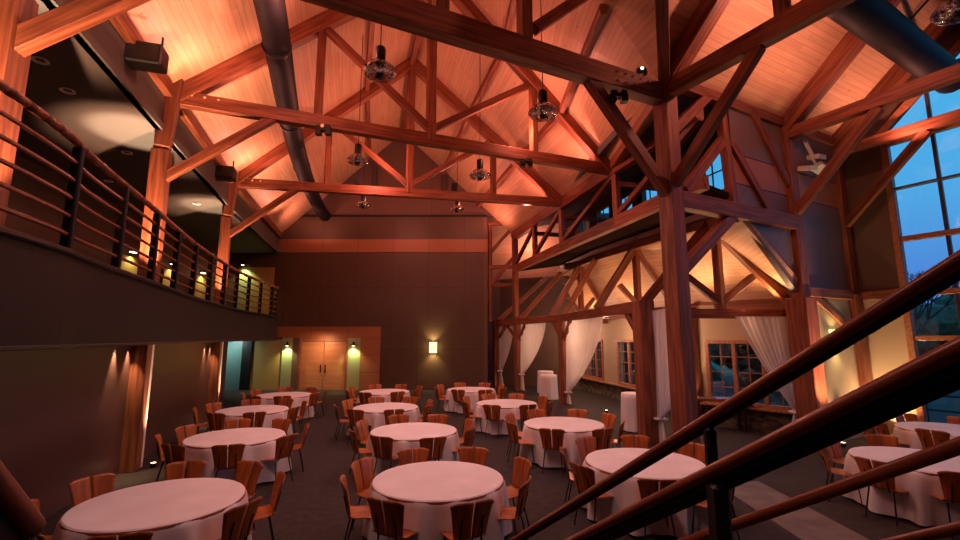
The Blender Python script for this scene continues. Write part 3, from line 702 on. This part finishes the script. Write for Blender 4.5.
spot('gable_soffit_light', Z(pw(s3-.25, 0), 3.62)-AC*.25, pw(s_mid+.4, 5.6)-AC*.3, 60, WARM, 110, .8, .05)
uplight((4.6, 17.2, 0), (4.4, 16.5, 3), 30, WARM, 'floor uplight glowing behind the sheer curtain in mid picture', 90)
point('aisle_fill', (5.6, 14.6, 2.9), 95, (1, .58, .38), .2); point('aisle_fill', (5.0, 18.6, 2.9), 145, (1, .58, .38), .2); point('aisle_fill', (4.3, 23.5, 2.9), 145, (1, .58, .38), .2)  # added fill points without fixtures, brighten the sheer curtains
area('vestibule_fill', (-13.2, 23.7, 2.58), (-13.3, 24.6, 1.0), 35, (.75, 1, .95), .4)  # added fill aimed at the teal panel, which stands in for lit glass
spot('post_uplight_beam', Z(pw(s3+.15, 0), .2)+AC*1.1, Z(pw(s3, 0), 2.4), 1500, (1, .5, .3), 40)
point('gallery_lamp', (3.2, 27.6, 7.3), 260, ORG)
# back door sconces
def sconce(loc, label, col, power, lit='bulb'):
    t = empty('wall_sconce', loc, label, 'wall lamp')
    bm = bmesh.new(); bx(bm, (0, -.05, .03), (.26, .12, .06)); bx(bm, (0, 0, .1), (.1, .06, .2)); link('bracket', bm, 'black', t)
    bm = bmesh.new(); tube(bm, (0, -.06, -.02), (0, -.06, 0), .07); link('lens', bm, lit, t)
    x, y, z = loc; spot('sconce_glow', (x, y-.12, z-.06), (x, y+.02, z-1.2), power, col, 120, .8, .05)
sconce((-10.2, BY-.12, 2.3), 'black wall sconce left of the double doors', GRN, 90)
sconce((-6.7, BY-.12, 2.3), 'black wall sconce right of the double doors', GRN, 90)
area('door_soffit_light', (-8.3, 23.7, 2.58), (-8.3, 24.6, 1.0), 30, (1, .5, .25), .5)
sconce((-12.8, BY-.25, 6.6), 'small sconce on the back wall above the balcony', GRN, 110)
bw('trim_21', -13.1, -12.3, 3.5, 6.5, 'olive', BY-.05); bw('trim_22', -12.3, -11.2, 3.5, 6.5, 'ochre', BY-.05)
sl = bw('exit_light_box', -11.25, -11.05, 2.93, 3.1, 'red', BY-.1, .08); del sl['kind']; tag(sl, 'small red sign light box left above the back doors', 'sign')
# balcony outer wall lamps and pale panels
for k, (x, y) in enumerate(((-12.65, 16.2), (-13.0, 18.9), (-13.3, 21.5))):
    a = Vector((x, y, 0)); d_ = Vector((-.1, 1, 0)).normalized()
    slab('trim_23', [Z(a-d_*.5+Vector((.08, 0, 0)), 3.5), Z(a+d_*.5+Vector((.08, 0, 0)), 3.5), Z(a+d_*.5+Vector((.08, 0, 0)), 5.6), Z(a-d_*.5+Vector((.08, 0, 0)), 5.6)], .04, 'ochre', up=(-1, 0, 0))
    t = empty('wall_sconce', (x+.15, y, 5.75), ['near', 'middle', 'far'][k]+' one of three sconces over pale panels on the balcony outer wall', 'wall lamp')
    bm = bmesh.new(); bx(bm, (0, 0, .05), (.14, .3, .06)); link('bracket', bm, 'black', t)
    bm = bmesh.new(); bx(bm, (0, 0, 0), (.1, .24, .03)); link('lens', bm, 'bulb', t)
    spot('sconce_glow', (x+.28, y, 5.7), (x+.05, y, 4.2), 45, (1, .9, .5), 120, .8, .04)
# glass up-and-down sconces
def glow_sconce(loc, label, nrm, pwr=80):
    t = empty('glass_sconce', loc, label, 'wall lamp')
    nv = Vector(nrm); rz = math.atan2(nv.y, nv.x)
    R_ = Matrix.Rotation(rz, 3, 'Z')
    bm = bmesh.new(); bx(bm, R_ @ Vector((.05, 0, 0)), (.08, .40, .56), R_); link('glass_shade', bm, 'shade_lit', t)
    bm = bmesh.new(); bx(bm, R_ @ Vector((.1, 0, 0)), (.04, .2, .12), R_); link('bracket', bm, 'steel', t)
    spot('sconce_glow', Vector(loc)+nv*.28+Vector((0, 0, .2)), Vector(loc)+Vector((0, 0, 1.4)), pwr, (1, .8, .35), 110, .9, .05)
    spot('sconce_glow', Vector(loc)+nv*.28-Vector((0, 0, .2)), Vector(loc)-Vector((0, 0, 1.4)), pwr, (1, .8, .35), 110, .9, .05)
    point('sconce_halo', Vector(loc)+nv*.3, pwr*.25, (1, .78, .3), .1)
glow_sconce((-2.49, BY, 2.2), 'glowing glass sconce on the middle of the brown back wall', (0, -1, 0))
glow_sconce((4.75, 25.75, 2.6), 'glowing glass sconce on the far aisle wall between curtains', (0, -1, 0), 25)
v = pw(s3+1.35, 2.65); glow_sconce(v, 'glowing glass sconce on the plaster wall right of the cased post', (.468, -.883, 0), 22)

# ------------------------------------------------------------------ ducts and pipes
def path_tube(name, pts, r, m, label=None, cat=None, kind=None, seg=20, rings=0, bands=False):
    c = bpy.data.curves.new(name, 'CURVE'); c.dimensions = '3D'; c.bevel_depth = r; c.bevel_resolution = 6; c.use_fill_caps = True
    sp = c.splines.new('NURBS' if len(pts) > 3 else 'POLY'); sp.points.add(len(pts)-1)
    for i, p in enumerate(pts): sp.points[i].co = (*p, 1)
    if len(pts) > 3: sp.use_endpoint_u = True; sp.order_u = 3; sp.resolution_u = 8
    oc = bpy.data.objects.new(name, c); C.objects.link(oc); dg = bpy.context.evaluated_depsgraph_get()
    me = bpy.data.meshes.new_from_object(oc.evaluated_get(dg)); bpy.data.objects.remove(oc); bpy.data.curves.remove(c)
    me.materials.clear(); me.materials.append(M[m]); me.name = name
    for p in me.polygons: p.use_smooth = True
    o = bpy.data.objects.new(name, me); C.objects.link(o)
    tag(o, label, cat, None, kind); return o
dl = path_tube('air_duct', [(-3.1, 4.5, 9.5), (-4.36, 8.67, 9.5), (-5.25, 11.3, 9.5), (-6.21, 14.26, 9.45), (-7.24, 17.9, 9.4), (-8.4, 23.0, 9.4), (-8.6, 24.7, 9.4)], .31, 'duct', 'long round dark air duct running back under the left roof slope', 'duct')
for (x, y) in ((-4.75, 9.8), (-6.0, 13.6), (-7.1, 17.4)):
    bm = bmesh.new(); tube(bm, (0, -.03, 0), (0, .03, 0), .33, seg=24); o = link('joint_band', bm, 'black'); o.location = (x, y, 9.45); o.rotation_euler = (0, 0, .28); o.parent = dl
dr_a = Vector((7.35, 8.15, 9.2)); dr_b = Vector((11.9, 10.9, 9.45)); dv = (dr_b-dr_a)
dr = path_tube('air_duct', [dr_a-dv*1.2, dr_a, dr_b+dv*.13], .36, 'duct', 'round dark air duct crossing the upper right corner towards the gable', 'duct')
path_tube('sprinkler_pipe', [pw(1.6, 11.8)+AC*3.3, pw(7.0, 10.6)+AC*2.3], .03, 'black', 'thin black pipe under the upper right roof slope', 'pipe')
path_tube('sprinkler_pipe', [pw(6.4, 10.7)+AC*2.3, pw(6.5, 12.6)+AC*4.6], .03, 'black', 'short black branch pipe rising to the right duct', 'pipe')
path_tube('sprinkler_pipe', [Z(R2, 9.0).lerp(RG2, .18), Z(R3, 9.0).lerp(RG3, .18), Z(R5, 9.0).lerp(RG5, .18)], .025, 'black', 'thin black pipe low on the right nave slope', 'pipe')
path_tube('sprinkler_pipe', [Z(P2, 8.9).lerp(RG0, .48)-Vector((0, 0, .15)), Z(R2, 8.8).lerp(RG2, .48)-Vector((0, 0, .15)), Z(R3, 8.8).lerp(RG3, .48)], .022, 'black', 'thin black pipe midway up the right nave slope', 'pipe')
path_tube('sprinkler_pipe', [Z(L0, 8.5).lerp(RG0, .42), Z(L1, 8.5).lerp(RG2, .42), Z(L2, 8.5).lerp(RG3, .42)], .03, 'black', 'thin black pipe on the left roof slope beside the duct', 'pipe')
# ------------------------------------------------------------------ hanging lamps
M['reflector'] = reflector_glass()
def hb(loc, label, rod):
    t = empty('high_bay_lamp', loc, label, 'hanging lamp', 'high bay lamps')
    bm = bmesh.new(); lathe(bm, [(0, .46), (.09, .46), (.105, .42), (.105, .14), (.08, .1), (0, .1)]); link('housing', bm, 'black', t, True)
    bm = bmesh.new(); lathe(bm, [(.10, .12), (.2, .1), (.29, .02), (.34, -.05), (.29, -.13), (.17, -.17)], 18); link('reflector', bm, 'reflector', t)
    bm = bmesh.new(); lathe(bm, [(0, -.2), (.07, -.19), (.09, -.13), (.09, 0), (0, .06)]); link('lens', bm, 'black', t, True)
    bm = bmesh.new(); tube(bm, (0, 0, .5), (0, 0, .5+rod), .012, seg=6); link('rod', bm, 'black', t)
    return t
hl = ['high bay lamp with glass reflector hanging left of the second truss king post', 'high bay lamp hanging just below the thick near girder', 'high bay lamp seen under the left part of the second truss tie', 'high bay lamp seen under the right part of the second truss tie', 'small far high bay lamp, left one near the back gable', 'small far high bay lamp, right one near the back gable', 'high bay lamp cut off at the top right corner']
for (x, y, z), lb, rd in zip(HB, hl, (5.0, 4.2, 4.6, 4.6, 3.6, 4.4, 5.0)): hb((x, y, z-.06), lb, rd)
# lamps and speakers on the trusses
def can(loc, label, to=(0, 0, -1), lit=False, s=1):
    t = empty('truss_spotlight', loc, label, 'spotlight')
    bm = bmesh.new(); bx(bm, (0, 0, 0), (.34*s, .16*s, .14*s)); bx(bm, (-.12*s, 0, -.09*s), (.14*s, .14*s, .16*s)); bx(bm, (.12*s, 0, -.09*s), (.14*s, .14*s, .16*s)); link('housing', bm, 'black', t)
    bm = bmesh.new(); tube(bm, (0, -.09*s, .04*s), (0, -.1*s, .04*s), .05*s); link('lens', bm, 'bulb_w' if lit else 'chrome', t)
can((-3.99, 11.0, 7.98), 'black spotlight pair clamped under the second truss tie, left of its king post')
can((1.4, 13.2, 7.98), 'black spotlight pair clamped under the second truss tie, near its right end')
can((2.9, 8.95, 7.75), 'black spotlight pair clamped under the thick near girder')
can((3.55, 9.3, 8.52), 'small lit spotlight on top of the girder by the central post', lit=True, s=.6)
def boxy(name, loc, s, m, label, cat, rz=0, grp=None):
    bm = bmesh.new(); bx(bm, (0, 0, 0), s); bmesh.ops.bevel(bm, geom=bm.edges[:], offset=min(s)*.12, segments=2, affect='EDGES')
    o = link(name, bm, m); o.location = loc; o.rotation_euler = (0, 0, rz); tag(o, label, cat, grp); return o
boxy('column_speaker', (-5.95, BY-.0, 11.6), (.28, .16, 1.35), 'speaker', 'tall slim grey speaker on the back gable, left one', 'speaker')
boxy('column_speaker', (-2.0, BY-.0, 11.6), (.28, .16, 1.35), 'speaker', 'tall slim grey speaker on the back gable, right one', 'speaker')
for x, y, lb in ((-4.6, 16.55, 'left'), (-1.0, 17.3, 'right')):
    boxy('stage_speaker', (x, y, 8.55), (.24, .22, .34), 'black', 'small black speaker standing on the farthest truss tie, %s one' % lb, 'speaker')
def loudspeaker(loc, rz, label):
    t = empty('loudspeaker', loc, label, 'speaker', rz=rz)
    bm = bmesh.new(); bx(bm, (0, 0, 0), (.75, .4, .42)); bmesh.ops.bevel(bm, geom=bm.edges[:], offset=.03, segments=1, affect='EDGES'); link('cabinet', bm, 'black', t)
    bm = bmesh.new(); bx(bm, (0, -.21, 0), (.66, .02, .34)); link('grille', bm, 'steel', t)
    bm = bmesh.new(); tube(bm, (-.3, 0, .2), (-.3, 0, .45), .02); tube(bm, (.3, 0, .2), (.3, 0, .45), .02); link('bracket', bm, 'black', t)
loudspeaker((-6.42, 8.0, 8.0), .3, 'black loudspeaker mounted at the top of the second left column')
loudspeaker((-8.3, 14.1, 7.95), .3, 'black loudspeaker mounted at the top of the farther left column')
# white floodlights by the cased post
t = empty('floodlight_cluster', pw(s3+.35, 7.55)+AC*.3, 'cluster of white floodlights on a bracket right of the cased timber post', 'floodlight')
for k, (dx, dz, r_) in enumerate(((0, -.25, .3), (.55, -.15, -.4), (.45, .15, .2))):
    bm = bmesh.new(); bx(bm, (dx, dx*.5, dz), (.42, .3, .12), Matrix.Rotation(r_, 3, 'X') @ Matrix.Rotation(.5, 3, 'Z')); link('head', bm, 'white', t)
bm = bmesh.new(); tube(bm, (-.1, 0, .8), (.25, .1, .15), .05); tube(bm, (.2, .1, .2), (.5, .3, -.1), .035); link('bracket', bm, 'white', t)
# recessed down-lights in the balcony ceiling
for k, (x, y) in enumerate(((-7.36, 7.05), (-7.75, 8.0), (-8.85, 10.9), (-9.8, 15.3), (-10.2, 18.8), (-11.0, 13.0))):
    bm = bmesh.new(); lathe(bm, [(.05, .02), (.09, 0), (.12, -.01), (.12, .02)], 16); o = link('recessed_downlight', bm, 'white'); o.location = (x, y, 7.29); tag(o, 'small recessed downlight in the dark balcony ceiling', 'light', 'balcony ceiling downlights')

# ------------------------------------------------------------------ sheer curtains
def curtain(a, b, ztop, label, tail=True, ztie=1.05, sag=.9, flip=False, seedn=1, hook=.16, ex=2.2):
    """hangs from a..b, gathered against the post at a"""
    a = Vector(a); b = Vector(b); d_ = (b-a); Lc = d_.length; d_.normalize(); nrm = Vector((-d_.y, d_.x, 0))
    bm = bmesh.new(); NU, NV = 44, 26; g = []
    for j in range(NV+1):
        v = j/NV
        z = ztop+(ztie-ztop)*v
        row = []
        wv = (Lc*(1-v**ex)+hook*v**ex)
        for i in range(NU+1):
            u = i/NU
            x = u*wv; zz = z+(u**1.5)*sag*v*(1-v)*.0 - 0*u
            zz = ztop-(ztop-ztie)*(v**(1+.25*u))-(1-(1-u)**2)*0
            amp = .045*(1-.3*v)
            y = amp*math.sin(u*2*PI*9+seedn)+.02*math.sin(u*41+v*4)
            row.append(bm.verts.new(a+d_*x+nrm*y+Vector((0, 0, zz-a.z))))
        g.append(row)
    if tail:
        for j in range(1, 9):
            v = j/8; z = ztie-(ztie-.06)*v; row = []
            for i in range(NU+1):
                u = i/NU; x = u*(hook+.22*v); y = .04*math.sin(u*2*PI*9+seedn)
                row.append(bm.verts.new(a+d_*x+nrm*y+Vector((0, 0, z-a.z))))
            g.append(row)
    for r1, r2 in zip(g, g[1:]):
        for i in range(NU): bm.faces.new((r1[i], r1[i+1], r2[i+1], r2[i]))
    t = empty('sheer_curtain', (a.x, a.y, 0), label, 'curtain')
    o = link('drape', bm, 'sheer', t, True, mw=Matrix.Identity(4))
    bm = bmesh.new(); p = a+d_*(hook*.5); bx(bm, (p.x, p.y, ztie), (.3, .3, .05)); bmesh.ops.bevel(bm, geom=bm.edges[:], offset=.01, affect='EDGES'); link('tie_back', bm, 'cloth', t, mw=Matrix.Identity(4))
def toward(p, q, k): d_ = (q-p).normalized(); return p+d_*k
curtain(toward(A4, A3, .2), toward(A4, A3, 1.5), 3.4, 'sheer white curtain in the farthest arcade opening', ztie=.9, seedn=1)
curtain(toward(A3, A2, .25), toward(A3, A2, 3.2), 3.4, 'sheer white curtain swept to the second farthest arcade post', ztie=.85, seedn=2)
curtain(toward(A2, A1, .25), toward(A2, A1, 4.3), 3.4, 'widest sheer white curtain with orange glow at its hem, mid picture', ztie=.5, seedn=3)
curtain(A1+Vector((.2, -.2, 0)), A1+Vector((.15, -2.1, 0)), 3.42, 'narrow looking sheer curtain between the two near posts', ztie=.65, seedn=4, ex=4.5)
curtain((8.5, 12.55, 0), (6.95, 12.45, 0), 3.28, 'sheer white curtain tied back to the cased post at right', ztie=.75, seedn=5, ex=1.4)
# ------------------------------------------------------------------ cocktail tables and console
def cocktail(loc, label):
    t = empty('cocktail_table', loc, label, 'table')
    bm = bmesh.new(); seg = 72; prof = [(0, 1.08), (.3, 1.08), (.385, 1.075)] ; rings = []
    for r, z in prof: rings.append([bm.verts.new((r*math.cos(2*PI*i/seg), r*math.sin(2*PI*i/seg), z)) if r else None for i in range(seg)])
    c0 = bm.verts.new((0, 0, 1.08)); rings = rings[1:]
    for i in range(seg): bm.faces.new((c0, rings[0][i], rings[0][(i+1) % seg]))
    for k in range(1, 9):
        z = 1.06-k*.128; r = .39; rings.append([bm.verts.new(((r+.012*k/3+.018*k/8*math.sin(i/seg*2*PI*12))*math.cos(2*PI*i/seg), (r+.012*k/3+.018*k/8*math.sin(i/seg*2*PI*12))*math.sin(2*PI*i/seg), z)) for i in range(seg)])
    for a, b in zip(rings, rings[1:]):
        for i in range(seg): bm.faces.new((a[i], a[(i+1) % seg], b[(i+1) % seg], b[i]))
    link('floor_length_cloth', bm, 'cloth', t, True)
    bm = bmesh.new(); tube(bm, (0, 0, 0), (0, 0, 1.05), .04); tube(bm, (0, 0, 0), (0, 0, .03), .3); tube(bm, (0, 0, 1.04), (0, 0, 1.06), .36, seg=24); link('pedestal', bm, 'steel', t)
cocktail((4.6, 14.0, 0), 'tall cocktail table under a floor length white cloth left of the near arcade post')
cocktail((3.05, 20.9, 0), 'tall white cocktail table by the post in the middle distance, front one of two')
cocktail((3.25, 23.2, 0), 'tall white cocktail table in the middle distance, rear one of two')
t = empty('wooden_console', (7.1, 14.1, 0), 'wooden console table in front of the aisle window', 'table', rz=-.15)
bm = bmesh.new(); bx(bm, (0, 0, .9), (1.5, .6, .06)); bmesh.ops.bevel(bm, geom=bm.edges[:], offset=.01, affect='EDGES'); link('tabletop', bm, 'rail_wood', t)
for sx in (-.65, .65):
    for sy in (-.22, .22): bm = bmesh.new(); bx(bm, (sx, sy, .435), (.06, .06, .87)); link('leg', bm, 'steel', t)
boxy('serving_tray', (6.75, 14.1, .95), (.5, .34, .05), 'chrome', 'metal tray lying on the wooden console', 'tray', -.15)

# ------------------------------------------------------------------ round tables
def tablecloth(seedn, R=.905, zt=.765, zb=.05):
    rnd = random.Random(seedn); seg = 144; bm = bmesh.new()
    ph = [rnd.uniform(0, 6.28) for _ in range(3)]
    c0 = bm.verts.new((0, 0, zt)); rings = []
    for r in (.5, .88, R-.01): rings.append([bm.verts.new((r*math.cos(2*PI*i/seg), r*math.sin(2*PI*i/seg), zt)) for i in range(seg)])
    for k in range(1, 13):
        v = k/12; z = zt-.012-(zt-zb)*v; row = []
        for i in range(seg):
            a = 2*PI*i/seg
            f = .5+.5*math.sin(a*10+ph[0]+.9*math.sin(a*3+ph[1]))
            f2 = .5+.5*math.sin(a*19+ph[2])
            r = R+.008+(v**.7)*(.14*f**2.2+.03*f2)-.01*v
            row.append(bm.verts.new((r*math.cos(a), r*math.sin(a), z)))
        rings.append(row)
    for i in range(seg): bm.faces.new((c0, rings[0][i], rings[0][(i+1) % seg]))
    for a, b in zip(rings, rings[1:]):
        for i in range(seg): bm.faces.new((a[i], a[(i+1) % seg], b[(i+1) % seg], b[i]))
    return bm
cl0 = link('tablecloth', tablecloth(1), 'cloth', smooth=True); cl1 = link('tablecloth', tablecloth(2), 'cloth', smooth=True)
tb0 = empty('round_table', (0, 0, 0), 'round', 'table')
bm = bmesh.new(); tube(bm, (0, 0, .72), (0, 0, .75), .91, seg=48); link('tabletop', bm, 'frame', tb0)
for k in range(4):
    a = PI/4+k*PI/2; bm = bmesh.new(); tube(bm, (.5*math.cos(a), .5*math.sin(a), 0), (.45*math.cos(a), .45*math.sin(a), .72), .02); link('leg', bm, 'steel', tb0)
# bent plywood chair, faces +Y
ch0 = empty('plywood_chair', (0, 0, 0), 'chair', 'chair')
def shell(pts_fn, nu, nv, th=.012):
    bm = bmesh.new(); F = []; Bk = []
    for j in range(nv+1):
        F.append([]); Bk.append([])
        for i in range(nu+1):
            p, nrm = pts_fn(i/nu, j/nv); F[-1].append(bm.verts.new(p)); Bk[-1].append(bm.verts.new(p-nrm*th))
    for j in range(nv):
        for i in range(nu):
            bm.faces.new((F[j][i], F[j][i+1], F[j+1][i+1], F[j+1][i])); bm.faces.new((Bk[j][i], Bk[j+1][i], Bk[j+1][i+1], Bk[j][i+1]))
    for j in range(nv):
        bm.faces.new((F[j][0], F[j+1][0], Bk[j+1][0], Bk[j][0])); bm.faces.new((F[j][nu], Bk[j][nu], Bk[j+1][nu], F[j+1][nu]))
    for i in range(nu):
        bm.faces.new((F[0][i], Bk[0][i], Bk[0][i+1], F[0][i+1])); bm.faces.new((F[nv][i], F[nv][i+1], Bk[nv][i+1], Bk[nv][i]))
    return bm
def seatf(u, v):
    x = (u-.5)*(.47-.04*(1-v)); y = -.2+.42*v; corner = .03*max(0, abs(u-.5)*2-.8)/.2*(v > .9)
    z = .45+.02*(abs(u-.5)*2)**2*(1-v)-.025*v**4+.03*max(0, .15-v)/.15
    return Vector((x, y-corner, z)), Vector((0, 0, 1))
link('seat', shell(seatf, 10, 10), 'ply', ch0, True)
for sgn in (-1, 1):
    def backf(u, v, sgn=sgn):
        wtop = .265; wb = .20
        wv = wb+(wtop-wb)*v**1.3
        x = sgn*(.005+.005*v+u*(wv-.005)); z = .47+.42*v-.035*max(0, u-.75)/.25*(v > .85)*1.0
        y = -.2-.08*v-.03*v*v+.05*(abs(x)/.24)**2
        return Vector((x, y, z)), Vector((0, 1, 0))
    link('back_slat', shell(backf, 6, 12), 'ply', ch0, True)
for sx in (-1, 1):
    bm = bmesh.new(); tube(bm, (sx*.17, .16, .44), (sx*.21, .2, 0), .011, seg=8); link('leg', bm, 'steel', ch0)
    bm = bmesh.new(); tube(bm, (sx*.16, -.14, .44), (sx*.2, -.24, 0), .011, seg=8); tube(bm, (sx*.13, -.19, .44), (sx*.13, -.262, .72), .009, seg=8); link('leg', bm, 'steel', ch0)
dirs = {0: 'far', 45: 'far right', 90: 'right', 135: 'near right', 180: 'near', 225: 'near left', 270: 'left', 315: 'far left'}
def dirname(phi):
    names16 = ['far', 'far, slightly right', 'far right', 'right, slightly far', 'right', 'right, slightly near', 'near right', 'near, slightly right', 'near', 'near, slightly left', 'near left', 'left, slightly near', 'left', 'left, slightly far', 'far left', 'far, slightly left']
    return names16[int(((phi % 360)+11.25)//22.5) % 16]
TBL = [(-3.84, 5.86, 'nearest table of the left row', 22, 0), (-4.86, 9.49, 'second table of the left row', 20, 0), (-6.2, 12.9, 'third table of the left row', 15, 0), (-6.75, 16.2, 'farthest table of the left row', 22, 0),
       (-.58, 6.74, 'nearest table of the middle row', 22.5, 0), (-1.4, 10.1, 'second table of the middle row', 20, 0), (-2.67, 13.4, 'third table of the middle row', 22, 0), (-3.5, 17.2, 'farthest table of the middle row', 15, 0),
       (2.6, 7.62, 'nearest table right of the middle row', 15, 0), (1.92, 10.88, 'second table right of the middle row', 22, 0), (.8, 14.2, 'third table right of the middle row', 20, 0), (-.35, 17.9, 'farthest table right of the middle row', 22, 0),
       (7.1, 7.75, 'near table behind the handrails', 22, 0), (10.1, 10.2, 'farther table by the gable window', 10, 0)]
first = True; firstc = True
used0 = False
for k, (x, y, nm, off_, _) in enumerate(TBL):
    rz = random.uniform(0, 6)
    if k == 0: tb = tb0; tb.matrix_basis = Matrix.Translation((x, y, 0)); cl = cl0
    else:
        tb = dup(tb0, (x, y, 0), 0, ''); cl = (cl1 if k % 2 else cl0)
        if k > 1: cl = cl.copy(); C.objects.link(cl)
    tb['label'] = 'round table under a white cloth, the '+nm; tb['group'] = 'round banquet tables'
    cl.matrix_basis = Matrix.Translation((x, y, 0)) @ Matrix.Rotation(rz, 4, 'Z')
    tag(cl, 'white floor length tablecloth on the '+nm, 'tablecloth', 'white round tablecloths')
    for q in range(8):
        phi = off_+q*45+random.uniform(-3, 3)          # 0 = away from the camera, clockwise
        a = math.radians(phi); r = 1.03+random.uniform(-.03, .09)
        cx_, cy_ = x+r*math.sin(a), y+r*math.cos(a)
        px, py = project((cx_, cy_, .6))
        if not (-15 < px < 975 and py < 575): continue
        if k == 12 and 120 < phi % 360 < 300 and py > 540: continue
        yaw = PI-a+math.radians(random.uniform(-6, 6))
        lb = 'orange split-back chair, %s side of %s' % (dirname(phi).replace(', slightly', ' slightly'), nm)
        if not used0:
            used0 = True; ch0.matrix_basis = Matrix.Translation((cx_, cy_, 0)) @ Matrix.Rotation(yaw, 4, 'Z'); ch0['label'] = lb; ch0['group'] = 'plywood chairs around the round tables'
        else: dup(ch0, (cx_, cy_, 0), yaw, lb, 'plywood chairs around the round tables')

# ------------------------------------------------------------------ stair handrails in the foreground
SD = Vector((-.296, .797, -.528))
def handrail(p, l0, l1, w_, h_, label, name='stair_handrail', steel=True, rot=0):
    p = Vector(p); t = empty(name, p, label, 'handrail')
    a = p-SD*l0; b = p+SD*l1
    o = link('wooden_grip', beam_bm((b-a).length, w_, h_, min(w_, h_)*.3), 'rail_wood', t, True, mw=frame(a, b))
    if steel:
        dn = Vector((.01, 0, -h_*.5-.012)); beam('steel_flat', a+dn, b+dn, .03, .025, 'black', t)
    return t
cz = Vector((0, 0, 2.7))
R1 = cz+Vector((.569, 1.031, -.132))*2.05; RR2 = cz+Vector((.569, 1.05, -.26))*1.42; RR3 = cz+Vector((.700, 1.064, -.355))*1.62
h = handrail(R1, 1.6, 3.2, .06, .045, 'upper wooden stair handrail crossing from right edge down to the centre bottom')
h2 = handrail(RR2, 1.2, 2.2, .045, .04, 'thickest looking wooden handrail with dark steel underside, below the upper one')
beam('steel_web', RR2-SD*1.2+Vector((.02, .02, -.05)), RR2+SD*2.2+Vector((.02, .02, -.05)), .02, .05, 'black', h2)
h3 = handrail(RR3, 1.2, 1.6, .03, .04, 'thin lower wooden rail at the bottom right', steel=False)
RR4 = cz+Vector((1.0066, 1.073, -.42))*1.3
h4 = handrail(RR4, .6, 1.2, .03, .03, 'lowest thin rail just entering the bottom right corner', steel=False)
def onsd(o_, px):      # point of a rail above image column px
    lo_, hi_ = -1.5, 3.0
    for _ in range(50):
        m_ = (lo_+hi_)/2
        if project(o_+SD*m_)[0] > px: lo_ = m_
        else: hi_ = m_
    return o_+SD*lo_
p = onsd(R1, 709); beam('baluster', Vector((p.x, p.y, 0)), p-Vector((0, 0, .04)), .05, .05, 'black', h, up=(0, 1, 0))
p = onsd(RR2, 716); beam('baluster', Vector((p.x, p.y, 0)), p-Vector((0, 0, .04)), .05, .075, 'black', h2, up=(0, 1, 0))
t = empty('stair_guard', (-1.3, 1.3, 0), 'dark blurred handrail end in the bottom left corner', 'handrail')
a = cz+Vector((-1.12, 1.02, -.20))*1.15; b = cz+Vector((-.93, 1.085, -.475))*1.45
link('wooden_grip', beam_bm((b-a).length*1.0, .05, .06, .015), 'rail_wood', t, True, mw=frame(a+(a-b)*.5, b))
beam('steel_flat', a+(a-b)*.5+Vector((-.02, 0, -.09)), b+Vector((-.02, 0, -.09)), .03, .12, 'black', t)
beam('post', (b.x, b.y, 0), (b.x, b.y, b.z-.03), .05, .05, 'black', t, up=(0, 1, 0))
